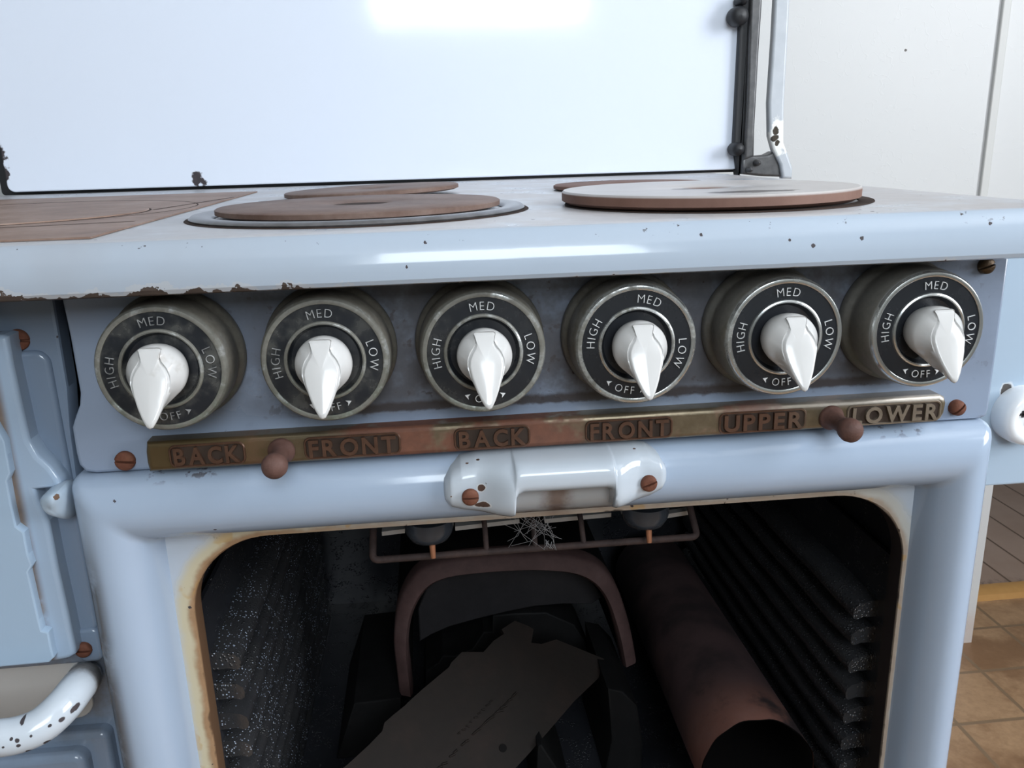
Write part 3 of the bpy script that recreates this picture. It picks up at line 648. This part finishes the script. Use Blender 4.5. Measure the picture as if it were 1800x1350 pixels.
# shelf runners: pressed ledges, open at the front
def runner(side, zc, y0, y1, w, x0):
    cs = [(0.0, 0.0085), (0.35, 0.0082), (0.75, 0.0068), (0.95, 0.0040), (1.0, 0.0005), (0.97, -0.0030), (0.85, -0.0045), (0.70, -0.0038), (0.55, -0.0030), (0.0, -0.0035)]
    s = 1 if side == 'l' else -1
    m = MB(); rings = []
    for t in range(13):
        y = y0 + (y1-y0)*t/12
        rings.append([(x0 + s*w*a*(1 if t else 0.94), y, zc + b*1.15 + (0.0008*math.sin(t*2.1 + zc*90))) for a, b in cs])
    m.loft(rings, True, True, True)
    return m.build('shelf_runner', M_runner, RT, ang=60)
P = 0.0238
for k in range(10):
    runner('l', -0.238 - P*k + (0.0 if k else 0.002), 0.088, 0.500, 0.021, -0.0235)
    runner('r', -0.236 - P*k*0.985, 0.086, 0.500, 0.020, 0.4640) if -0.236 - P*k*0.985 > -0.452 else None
# upper folded side sheets the runners hang from
slabs = MB().box((-0.0265, 0.075, -0.448), (-0.0235, 0.505, -0.185)); slabs.build('runner_sheet', M_oven, RT, smooth=False)
MB().box((0.4640, 0.075, -0.448), (0.4668, 0.505, -0.185)).build('runner_sheet', M_oven, RT, smooth=False)

# enamel catch / pull on the top of the frame
def sm(a, b, x): 
    t = max(0, min(1, (x-a)/(b-a))); return t*t*(3-2*t)
def itp(tab, x):
    for (x0, y0), (x1, y1) in zip(tab, tab[1:]):
        if x <= x1: return y0 + (y1-y0)*((x-x0)/(x1-x0) if x1 > x0 else 1)
    return tab[-1][1]
topc = [(0.1436, -0.0860), (0.1450, -0.0790), (0.1490, -0.0735), (0.1550, -0.0700), (0.1640, -0.0682), (0.1871, -0.0674), (0.2318, -0.0674), (0.2600, -0.0674), (0.2680, -0.0688), (0.2745, -0.0725), (0.2785, -0.0790), (0.2800, -0.0862)]
botc = [(0.1436, -0.0872), (0.1450, -0.0950), (0.1490, -0.0995), (0.1560, -0.1020), (0.1650, -0.1038), (0.1760, -0.1060), (0.1840, -0.1066), (0.1856, -0.1060), (0.1861, -0.0950), (0.1875, -0.0915), (0.1905, -0.0900), (0.2400, -0.0902), (0.2430, -0.0912), (0.2444, -0.0940), (0.2446, -0.1045), (0.2470, -0.1056), (0.2540, -0.1050), (0.2605, -0.1034), (0.2690, -0.1010), (0.2755, -0.0970), (0.2790, -0.0915), (0.2800, -0.0872)]
cols = sorted(set([p[0] for p in topc + botc] + [0.1436 + 0.1364*i/60 for i in range(61)]))
rings = []
for x in cols:
    zt, zb = itp(topc, x), itp(botc, x); br = sm(0.163, 0.186, x)*(1 - sm(0.245, 0.264, x))
    edge = min(1, (x-0.1436)/0.006, (0.2800-x)/0.006); edge = math.sqrt(max(0, 1-(1-max(edge, 0))**2))
    yf = 0.0125 - 0.0095*br; yb = 0.030; h = (yb-yf)*(0.25+0.75*edge); ring = []
    for k in range(17):
        t = k/16; u = -1 + 2*t
        prof_ = (1 - abs(u)**3.2)**(1/2.2) if abs(u) < 1 else 0
        ring.append((x, yb - h*prof_, zb + (zt-zb)*t))
    ring += [(x, yb+0.003, zt), (x, yb+0.003, zb)]
    rings.append(ring)
CT = MB().loft(rings, True, True, True).build('oven_catch', M_catch, RT, ang=80)
screw_head('screw', (0.1597, 0.0115, -0.0890), 0.0050, M_screw, CT, 0.0, 0.0022)
screw_head('screw', (0.2663, 0.0115, -0.0878), 0.0050, M_screw, CT, 0.35, 0.0022)

# left side: fire door and its frame
fp = [(-0.42, 0.040), (-0.0692, 0.040), (-0.0700, -0.02), (-0.0725, -0.045), (-0.0740, -0.08), (-0.0745, -0.198), (-0.078, -0.2025), (-0.42, -0.2035)]
FF = slab(fp, 0.050, 0.064, 0.002, 2).build('fire_door_frame', M_fire, RT)
slab(rrect(-0.41, -0.0760, -0.1800, 0.0030, 0.008, 6), 0.0468, 0.051, 0.0028, 4).build('raised_panel', M_fire, FF)
slab(rrect(-0.41, -0.099, 0.0235, 0.040, 0.002, 3), 0.046, 0.051, 0.001, 2).build('top_ledge', M_fire, FF)
slab(rrect(-0.0905, -0.0755, -0.1995, -0.1755, 0.005, 6), 0.0450, 0.051, 0.0025, 3).build('screw_pad', M_fire, FF)
screw_head('screw', at(33, 597, 0.0500), 0.0062, M_screw, FF, -0.1)
screw_head('screw', at(147, 1142, 0.0440), 0.0050, M_screw, FF, -0.05)
def opx(pts, y): return [(p.x, p.z) for p in (at(u, v, y) for u, v in pts)]
YA = 0.034
dp = [(-0.37, 0.0135)] + opx([(2, 590), (12, 592), (20, 640), (38, 722), (50, 775), (66, 802), (88, 822), (102, 842), (108, 858), (60, 862), (66, 880), (84, 918), (100, 1000), (118, 1080), (131, 1142), (131, 1152), (120, 1159), (95, 1164)], YA) + [(-0.37, -0.1985)]
FD = slab(dp, YA, 0.048, 0.0030, 4).build('fire_door', M_fire2, RT)
YB = 0.028
slab([(-0.365, 0.006)] + opx([(-22, 612), (-16, 735), (0, 762), (8, 776), (12, 800), (18, 832), (12, 846), (20, 890), (28, 926), (42, 936), (49, 975), (56, 994), (49, 1006), (60, 1055), (68, 1090), (73, 1109), (85, 1112), (90, 1140), (94, 1157), (86, 1165), (0, 1173)], YB) + [(-0.365, -0.197)], YB, 0.0345, 0.0010, 2).build('door_face', enamel('pale_blue_enamel_door_face', (0.33, 0.43, 0.55), 0.15, 1.0), FD)
# latch nose below the flared edge
lp = [at(62, 878, 0.026), at(76, 868, 0.020), at(98, 864, 0.018), at(118, 870, 0.026), at(126, 905, 0.032), at(128, 918, 0.038), at(104, 912, 0.030), at(76, 903, 0.026)]
cen = sum(lp, Vector())/len(lp)
m_ = MB(); N_ = 8
r0 = [Vector((p.x, 0.052, p.z)) for p in lp]; r1 = [p + Vector((0, 0.004, 0)) for p in lp]; r2 = [cen + (p-cen)*0.88 + Vector((0, -0.001, 0)) for p in lp]; r3 = [cen + (p-cen)*0.6 + Vector((0, -0.0045, 0)) for p in lp]; r4 = [cen + (p-cen)*0.25 + Vector((0, -0.0058, 0)) for p in lp]
m_.loft([r0, r1, r2, r3, r4], True, True, True)
lo = m_.build('latch', enamel('chipped_latch_enamel', (0.40, 0.49, 0.59), 0.15, 3.5, chipcol=(0.05, 0.03, 0.02)), FD, ang=80)
md = lo.modifiers.new('soft', 'SUBSURF'); md.levels = 2; md.render_levels = 2

# ash door below: body plate, pull, stepped panel
AP = slab([(-0.42, -0.2000), (-0.0730, -0.1985), (-0.0745, -0.60), (-0.42, -0.60)], 0.062, 0.070, 0.001, 2).build('ash_door_surround', M_fire, RT)
slab(rrect(-0.41, -0.094, -0.250, -0.2055, 0.012, 6), 0.0600, 0.0625, 0.001, 2).build('recess_panel', enamel('dusty_enamel', (0.48, 0.47, 0.46), 0.4, 1), AP)
slab(rrect(-0.41, -0.0850, -0.50, -0.2565, 0.006, 6), 0.052, 0.063, 0.004, 4).build('ash_door', M_fire, RT)
slab(rrect(-0.40, -0.0975, -0.49, -0.2645, 0.008, 6), 0.042, 0.053, 0.005, 4).build('ash_door_panel', M_fire, RT)
hp = [at(150, 1188, 0.062), at(146, 1196, 0.040), at(132, 1214, 0.018), at(108, 1244, 0.004), at(74, 1274, -0.004), at(34, 1291, -0.008), at(-10, 1298, -0.010), at(-90, 1304, -0.010)]
hp += [hp[-1] + Vector((-0.05, 0.0, 0.001)), hp[-1] + Vector((-0.085, 0.012, 0.006)), hp[-1] + Vector((-0.10, 0.05, 0.02)), hp[-1] + Vector((-0.10, 0.072, 0.022))]
m_ = MB(); sp = []
for i in range(len(hp)-1):      # smooth path
    p0, p1, p2, p3 = hp[max(i-1, 0)], hp[i], hp[i+1], hp[min(i+2, len(hp)-1)]
    for k in range(5):
        t = k/5; sp.append(0.5*((2*p1) + (p2-p0)*t + (2*p0-5*p1+4*p2-p3)*t*t + (3*p1-p0-3*p2+p3)*t*t*t))
sp.append(hp[-1])
m_.tube(sp, 0.0105, 18); m_.build('pull_handle', M_bow, RT, ang=80)

# splashback and its bracket
sx0, sx1 = -0.3330, 0.5330
sp_ = rrect(sx0, sx1, HZ+0.0035, 0.75, 0.008, 6)
SB = slab(sp_, SY-0.004, SY+0.006, 0.0015, 2).build('splashback', M_splash, RT)
slab(rrect(sx0-0.012, sx1+0.010, HZ, 0.752, 0.004, 4), SY+0.0062, SY+0.016, 0.001, 2).build('steel_edge', M_blk, SB)
BR = slab(opx([(1350, -900), (1366, -900), (1316, 60), (1318, 200), (1312, 260), (1300, 312), (1298, 312), (1290, 250)], SY-0.012), SY-0.012, SY+0.004, 0.002, 2).build('splashback_bracket', M_blk, RT)
slab(opx([(1362, -900), (1388, -900), (1340, 10), (1334, 100), (1327, 230), (1326, 275), (1308, 282), (1314, 180), (1318, 60)], SY-0.02), SY-0.02, SY+0.004, 0.003, 3).build('inner_upright', M_foot, BR)
slab(opx([(1411, -900), (1435, -900), (1386, 60), (1379, 190), (1378, 250), (1386, 272), (1394, 295), (1393, 314), (1376, 314), (1372, 290), (1360, 265), (1353, 240), (1352, 180), (1360, 60)], SY-0.022), SY-0.022, SY-0.012, 0.003, 3).build('outer_upright', M_brk, BR)
slab(opx([(1306, 270), (1330, 274), (1350, 272), (1362, 266), (1371, 290), (1374, 311), (1340, 310), (1304, 306)], SY-0.018), SY-0.018, SY+0.002, 0.003, 3).build('foot', M_foot, BR)
for u, v, r in ((1299, 28, 0.0110), (1305, 0, 0.006), (1296, 262, 0.008), (1316, 298, 0.004), (1330, 286, 0.004)):
    c = at(u, v, SY-0.02); MB().lathe([(r, 0.012), (r, -0.002), (r*0.85, -0.006), (r*0.5, -0.0085), (0.0001, -0.0095)], c, n=24).build('bolt', M_foot if r < .005 else M_blk, BR)

# socket box on the right flank
SXB = slab(rrect(0.497, 0.640, -0.1410, 0.036, 0.003, 3), 0.088, 0.20, 0.0015, 2).build('socket_box', enamel('pale_blue_enamel_side', (0.37, 0.46, 0.56), 0.16, 1.0, spots=[(0.545, .088, -0.070, 0.0045, (1, 1, .6))], chipcol=(0.02, 0.02, 0.02)), RT)
sc = at(1806, 733, 0.078)
SK = MB().lathe([(0.0205, 0.012), (0.0208, 0.002), (0.0200, -0.003), (0.0180, -0.0062), (0.0150, -0.0072), (0.0118, -0.0062), (0.0098, -0.0035), (0.0092, 0.0), (0.0001, 0.0004)], sc, n=56).build('socket', M_sock, SXB)
m_ = MB()
for dx, dz, w_, h_ in ((-0.0055, 0.0022, 0.0022, 0.0008), (-0.0038, 0.0024, 0.0008, 0.0024), (0.004, 0.0022, 0.0022, 0.0009), (0.0, -0.004, 0.0009, 0.0022)):
    m_.box((sc.x+dx-w_, sc.y-0.0006, sc.z+dz-h_), (sc.x+dx+w_, sc.y+0.001, sc.z+dz+h_))
m_.build('slots', M_blk, SK, smooth=False)

# carcass and feet, hardly seen
m_ = MB().box((0.478, 0.062, -0.76), (0.494, SY, HZ-0.027)).box((XL+0.01, 0.062, -0.76), (XL+0.026, SY, HZ-0.027)).box((XL+0.01, SY-0.012, -0.76), (0.494, SY, HZ-0.027)).box((XL+0.01, 0.066, -0.78), (0.494, SY, -0.76)).box((XL+0.01, 0.060, -0.76), (-0.42, 0.068, HZ-0.027)).box((-0.42, 0.066, -0.76), (0.494, 0.07, -0.6))
m_.build('carcass', M_fire, RT, smooth=False)
for x in (XL+0.03, 0.45):
    for y in (0.10, 0.54):
        MB().lathe([(0.022, 0.09), (0.018, 0.05), (0.014, 0.01), (0.020, 0.0)], (x, y, FL), 'z', 20, True, True).build('foot', M_blk, RT)

# ------------------------------------------------------------------ hob plates
def hotplate(cx, cy, r, z0, th, mat, label, recess=0.18, trim=False, tilt=(0, 0), gap=False):
    t = thing('hotplate', label, 'hotplate', (cx, cy, z0), 'cooking plates on the hob')
    o = MB().lathe([(r*0.96, 0.0), (r, th*0.25), (r, th*0.85), (r-0.0012, th), (r*0.6, th*0.97), (r*recess+0.003, th*0.96), (r*recess, th*0.70), (0.0001, th*0.66)], (cx, cy, z0), 'z', 96, True).build('plate', mat, t)
    o.rotation_euler = (tilt[0], tilt[1], 0)
    return t
t = hotplate(0.1010, 0.1210, 0.0905, HZ+0.0022, 0.0045, M_plate_brown, 'rusty brown round hotplate in a steel ring at the front of the hob', 0.20)
MB().lathe([(0.0185, 0.0), (0.0180, 0.0006), (0.0001, 0.0005)], (0.1010, 0.1210, HZ+0.0050), 'z', 40).build('centre_recess', M_groove, t)  # dark disc painting in the shade of the shallow recess
MB().lathe([(0.1095, 0.0001), (0.1090, 0.0005), (0.1050, 0.0005)], (0.1010, 0.1230, HZ), 'z', 96).build('rim_gap', M_groove, t)
MB().lathe([(0.1065, 0.0006), (0.1068, 0.0014), (0.1050, 0.0030), (0.1000, 0.0034), (0.0950, 0.0028), (0.0930, 0.0016), (0.0925, 0.0004)], (0.1010, 0.1230, HZ), 'z', 96).build('trim_ring', M_trim, t)
t = hotplate(0.3290, 0.1120, 0.0960, HZ+0.0012, 0.0085, M_plate_grey, 'dusty grey hotplate with rusty rim at the front of the hob above the right knobs', 0.14)
MB().lathe([(0.0995, 0.0002), (0.0992, 0.0007), (0.0900, 0.0007)], (0.3345, 0.1130, HZ), 'z', 96).build('rim_gap', M_groove, t)
hotplate(0.0970, 0.3250, 0.0760, HZ+0.0026, 0.0045, M_plate_brown, 'brown rusty hotplate tilted up at one side, behind the ringed hotplate', 0.18, tilt=(0, -0.026))
hotplate(0.3250, 0.3100, 0.0680, HZ+0.0006, 0.0040, M_plate_grey, 'grey hotplate at the back of the hob, mostly hidden by another grey one', 0.14)
# cast iron cover of the fire on the left
t = thing('firebox_cover', 'flat rusty brown cast iron cover plate set flush in the left of the hob', 'hob cover', (-0.22, 0.22, HZ))
MB().add([(x, y, z) for x, y in ((-0.46, 0.004), (-0.0260, 0.004), (-0.0300, 0.470), (-0.46, 0.470)) for z in (HZ+0.0002, HZ+0.0012)], [(1, 3, 5, 7), (0, 2, 3, 1), (2, 4, 5, 3), (4, 6, 7, 5), (6, 0, 1, 7)]).build('plate', M_fireplate, t, smooth=False)
LD = MB().lathe([(0.0925, 0.0), (0.0920, 0.0010), (0.0001, 0.0010)], (-0.150, 0.190, HZ+0.0012), 'z', 80).build('lid', M_fireplate, t)
m_ = MB().lathe([(0.0942, 0.0), (0.0938, 0.0004), (0.0922, 0.0004)], (-0.150, 0.190, HZ+0.0010), 'z', 80)
m_.lathe([(0.1420, 0.0), (0.1410, 0.0004), (0.1396, 0.0)], (-0.175, 0.230, HZ+0.0010), 'z', 80)
for a, b in (((-0.057, 0.21), (-0.03, 0.36)), ((-0.035, 0.10), (-0.45, 0.02))):
    d = Vector((b[0]-a[0], b[1]-a[1], 0)).normalized(); n_ = Vector((-d.y, d.x, 0))*0.0011
    m_.add([(a[0]-n_.x, a[1]-n_.y, HZ+0.00135), (b[0]-n_.x, b[1]-n_.y, HZ+0.00135), (b[0]+n_.x, b[1]+n_.y, HZ+0.00135), (a[0]+n_.x, a[1]+n_.y, HZ+0.00135)], [(0, 1, 2, 3)])
m_.build('joint', M_groove, t)

# ------------------------------------------------------------------ inside the oven
# wire rack with the element's insulators
GY = 0.125
gl_, gr_ = at(655, 985, GY), at(1226, 943, GY)
zf = (gl_.z + gr_.z)/2; xl, xr = gl_.x, gr_.x
t = thing('grill_rack', 'rusty wire rack hanging under the oven roof with two grey insulators', 'rack', ((xl+xr)/2, GY, zf))
def bend(pts, r=0.006, n=5):
    out = [Vector(pts[0])]
    for a, b, c in zip(pts, pts[1:], pts[2:]):
        a, b, c = Vector(a), Vector(b), Vector(c); u = (a-b).normalized(); v = (c-b).normalized()
        for k in range(n+1):
            s = k/n; out.append((b+u*r)*(1-s)**2 + b*2*s*(1-s) + (b+v*r)*s**2)
    out.append(Vector(pts[-1])); return out
zt_ = zf + 0.026
MB().tube(bend([(xl+0.001, 0.36, zt_), (xl+0.001, GY+0.03, zt_), (xl, GY, zf), (xr, GY, zf), (xr-0.001, GY+0.03, zt_), (xr-0.001, 0.36, zt_)], 0.005), 0.0027, 12).build('outer_wire', M_rack, t)
for u in (855, 941, 1026):
    x = at(u, 963, GY).x; MB().tube(bend([(x, GY, zf+0.001), (x, GY+0.012, zf+0.016), (x, GY+0.05, zt_), (x, 0.36, zt_)], 0.004), 0.0021, 10).build('cross_wire', M_rack, t)
for u, v, uu, vv in ((755, 936, 760, 968), (1133, 910, 1126, 944)):
    c = at(u, v, 0.118)
    I = MB().lathe([(0.0175, 0.012), (0.0180, 0.006), (0.0168, 0.001), (0.0140, -0.0035), (0.0095, -0.0055), (0.0001, -0.0060)], c, 'z', 32, True).build('insulator', M_ins, t)
    MB().tube([(c.x+0.0015, c.y-0.006, c.z-0.004), (c.x+0.0018, c.y-0.008, c.z-0.0165)], [0.0024, 0.0019], 12).build('pin', M_copper, I)
for u0, u1, v0, v1 in ((672, 712, 936, 931), (800, 912, 927, 914), (956, 1072, 914, 903), (1165, 1215, 906, 898)):
    a, b = at(u0, v0, 0.16), at(u1, v1, 0.16); MB().add([(a.x, .155, a.z-.0005), (b.x, .155, b.z-.0005), (b.x, .162, b.z-.0005), (a.x, .162, a.z-.0005), (a.x, .155, a.z+.003), (b.x, .155, b.z+.003), (b.x, .162, b.z+.003), (a.x, .162, a.z+.003)], [(0,3,2,1),(4,5,6,7),(0,1,5,4),(1,2,6,5),(2,3,7,6),(3,0,4,7)]).build('reflector_strip', M_refl, t, smooth=False)

# stove pipe
pf0 = at(1235, 1345, 0.075); pf1 = at(1430, 1345, 0.075); pr = (pf1.x - pf0.x)/2*1.0
pc = Vector(((pf0.x+pf1.x)/2, 0.075, at(1330, 1272, 0.075).z - pr)); pd = Vector((0.058, 1, -0.105)).normalized(); PL = 0.40
px_ = Vector((pd.y, -pd.x, 0)).normalized(); pz_ = px_.cross(pd).normalized()
if pz_.z < 0: pz_ = -pz_
def pring(d, r, rag=0.0):
    o = []
    for k in range(72):
        a = 2*PI*k/72; j = rag*(0.6*math.sin(5*a+1) + 0.5*math.sin(11*a) + 0.8*math.sin(3*a+2))
        o.append(pc + pd*(d + j) + (px_*math.cos(a) + pz_*math.sin(a))*r*(1 + (0.012*math.sin(7*a) if rag else 0)))
    return o
t = thing('stove_pipe', 'length of rusty stovepipe lying in the oven beside the reddish arch', 'pipe', pc)
MB().loft([pring(0, pr, 0.0016)] + [pring(PL*k/8, pr) for k in range(1, 9)], True).build('pipe_wall', M_pipe, t, ang=60)
MB().loft([pring(0.0002, pr-0.0009, 0.0016), pring(0.03, pr-0.0012), pring(PL, pr-0.0012)], True, False, True).build('pipe_inside', M_soot, t, ang=60)
# arch shaped iron lining
AY = 0.25
ao = [(702, 1222), (697, 1180), (692, 1130), (697, 1075), (712, 1035), (735, 1006), (770, 990), (820, 982), (900, 976), (970, 976), (1025, 983), (1062, 1002), (1086, 1035), (1102, 1080), (1112, 1120), (1120, 1165)]
ap = [at(u, v, AY) for u, v in ao]
def smooth(p):
    o = []
    for i in range(len(p)-1):
        p0, p1, p2, p3 = p[max(i-1, 0)], p[i], p[i+1], p[min(i+2, len(p)-1)]
        for k in range(4):
            t = k/4; o.append(0.5*((2*p1) + (p2-p0)*t + (2*p0-5*p1+4*p2-p3)*t*t + (3*p1-p0-3*p2+p3)*t*t*t))
    return o + [p[-1]]
ap = smooth(ap); ac = Vector((0.205, AY, -0.40))
def ashift(k, y): return [Vector((ac.x + (p.x-ac.x)*k, y, ac.z + (p.z-ac.z)*k)) for p in ap]
t = thing('iron_arch', 'reddish rusty iron arch standing in the oven left of the pipe', 'iron arch', (ac.x, AY, ap[0].z))
rings = [ashift(1.0, AY+0.020), ashift(1.0, AY+0.004), ashift(0.985, AY), ashift(0.905, AY-0.003), ashift(0.885, AY+0.002), ashift(0.885, AY+0.020)]
MB().loft([[r[i] for r in rings] for i in range(len(ap))], True, True, True).build('rim', M_arch, t, ang=70)
rings = [ashift(0.99, AY+0.19), ashift(0.99, AY+0.0195), ashift(0.895, AY+0.0195), ashift(0.895, AY+0.19)]
MB().loft([[r[i] for r in rings] for i in range(len(ap))], True, True, True).build('arch_shell', M_dark, t, ang=45)  # dark copy of the arch iron, painted shade behind the rim
slab(opx([(738, 1128), (735, 1070), (750, 1035), (772, 1014), (820, 1003), (900, 997), (970, 997), (1012, 1003), (1040, 1020), (1058, 1050), (1040, 1062), (990, 1062), (940, 1066), (890, 1076), (840, 1088), (790, 1102), (758, 1116)], AY+0.045), AY+0.045, AY+0.050, 0.001, 1).build('back_plate', rusty('dark_grey_iron', (0.013, 0.012, 0.0135), (0.017, 0.0155, 0.0175), (0.022, 0.020, 0.022), 0.7, 0, 20), t)  # dark grey iron sheet under the arch
# notched plate leaning on the heap
A_, B_, D_ = at(610, 1345, 0.135), at(1060, 1160, 0.235), at(905, 1352, 0.150)
nrm = (B_-A_).cross(D_-A_).normalized()
if nrm.y > 0: nrm = -nrm
def onp(u, v, lift=0.0):
    d = ray(u, v); return CAMP + d*((A_-CAMP).dot(nrm)/d.dot(nrm)) + nrm*lift
out_ = [(540, 1402), (612, 1343), (650, 1308), (672, 1285), (676, 1270), (692, 1256), (712, 1240), (720, 1232), (742, 1212), (790, 1172), (793, 1165), (812, 1146), (850, 1146), (868, 1126), (886, 1114), (882, 1106), (905, 1091), (928, 1100), (938, 1106), (934, 1130), (952, 1132), (978, 1124), (1062, 1158), (1052, 1192), (1010, 1232), (960, 1290), (925, 1330), (895, 1362), (840, 1425)]
t = thing('notched_plate', 'flat brown iron plate with notched edge leaning in front of the arch', 'metal plate', onp(800, 1300))
m_ = MB(); f_ = [onp(u, v) for u, v in out_]; b_ = [p - nrm*0.006 for p in f_]
bm = bmesh.new(); fv = [bm.verts.new(p) for p in f_]; bv = [bm.verts.new(p) for p in b_]
bm.faces.new(fv); bm.faces.new(bv[::-1])
for i in range(len(fv)): bm.faces.new((fv[i], bv[i], bv[(i+1) % len(fv)], fv[(i+1) % len(fv)]))
bmesh.ops.recalc_face_normals(bm, faces=bm.faces); bm.verts.index_update()
m_.add([v.co.copy() for v in bm.verts], [[v.index for v in f.verts] for f in bm.faces]); bm.free()
PLT = m_.build('plate', M_iplate, t, smooth=False)
m_ = MB()       # raised rib and worn cast bumps
for k in range(20):
    s = k/19; u, v = 770 + 130*s, 1350 - 125*s
    if k % 3 != 2:
        a = onp(u, v, 0.0004); b = onp(u + random.uniform(6, 12), v - random.uniform(2, 9), 0.0008); m_.tube([a, b], 0.0009, 6)
for k in range(9):
    u, v = 805 + 7*k, 1290 - 7*k
    a = onp(u, v, 0.0004); b = onp(u + random.uniform(3, 9), v - random.uniform(-2, 6), 0.0006); m_.tube([a, b], 0.0007, 6)
m_.tube([onp(830, 1292, 0.0002), onp(905, 1222, 0.0002)], 0.0007, 6)
m_.build('raised_marks', M_iplate, PLT)
c = onp(884, 1315, 0.0003); 
MB().tube([c, c + nrm*0.0002], 0.0035, 16).build('bolt_hole', M_soot, PLT)
# dark castings the arch and plate rest on
def casting(label, pts, y0, y1):
    o = slab([(x, max(z, LZB+0.001)) for x, z in opx(pts, y0)], y0, y1, 0.002, 2).build('iron_casting', M_dark); return tag(o, label, 'iron casting', 'dark castings heaped in the oven')
casting('dark blocky casting under the left foot of the reddish arch', [(622, 1236), (705, 1226), (706, 1352), (700, 1420), (600, 1420)], 0.245, 0.40)
casting('dark jagged casting standing inside the arch behind the notched plate', [(745, 1240), (748, 1180), (770, 1164), (778, 1152), (800, 1152), (830, 1140), (850, 1110), (865, 1110), (866, 1082), (900, 1078), (960, 1076), (1010, 1098), (1030, 1130), (1050, 1180), (1050, 1240)], 0.305, 0.37)
casting('dark upright casting between the notched plate and the pipe', [(1068, 1210), (1095, 1215), (1120, 1240), (1130, 1300), (1128, 1420), (1062, 1420), (1075, 1300)], 0.19, 0.30)
casting('narrow dark bar under the lower edge of the notched plate', [(945, 1312), (952, 1308), (1000, 1380), (1010, 1420), (940, 1420)], 0.16, 0.24)

# cobwebs
m_ = MB(); random.seed(3)
for k in range(26):
    a = at(random.uniform(880, 985), random.uniform(893, 925), 0.11); b = at(random.uniform(890, 990), random.uniform(925, 968), 0.115)
    mid = (a+b)/2 + Vector((random.uniform(-.004, .004), 0, random.uniform(-.005, .001))); m_.tube([a, mid, b], 0.00012, 4)
for k in range(14):
    c = at(966, 957, 0.112); a = c + Vector((random.uniform(-.004, .004), random.uniform(-.003, .003), random.uniform(-.005, .004))); b = c + Vector((random.uniform(-.004, .004), random.uniform(-.003, .003), random.uniform(-.005, .004))); m_.tube([a, b], 0.0002, 4)
tag(m_.build('cobweb', M_web), 'dusty cobweb strands hanging from the wire rack', 'cobweb', kind='stuff')
m_ = MB(); c = pc + pd*0.03 + pz_*(pr*0.62) + px_*(-pr*0.08)
for k in range(26):
    a = c + Vector((random.uniform(-.004, .004), random.uniform(-.002, .002), random.uniform(-.005, .005))); b = c + Vector((random.uniform(-.004, .004), random.uniform(-.002, .002), random.uniform(-.005, .005))); m_.tube([a, b], 0.00035, 4)
tag(m_.build('cobweb', M_web), 'pale tuft of cobweb inside the mouth of the stovepipe', 'cobweb', kind='stuff')
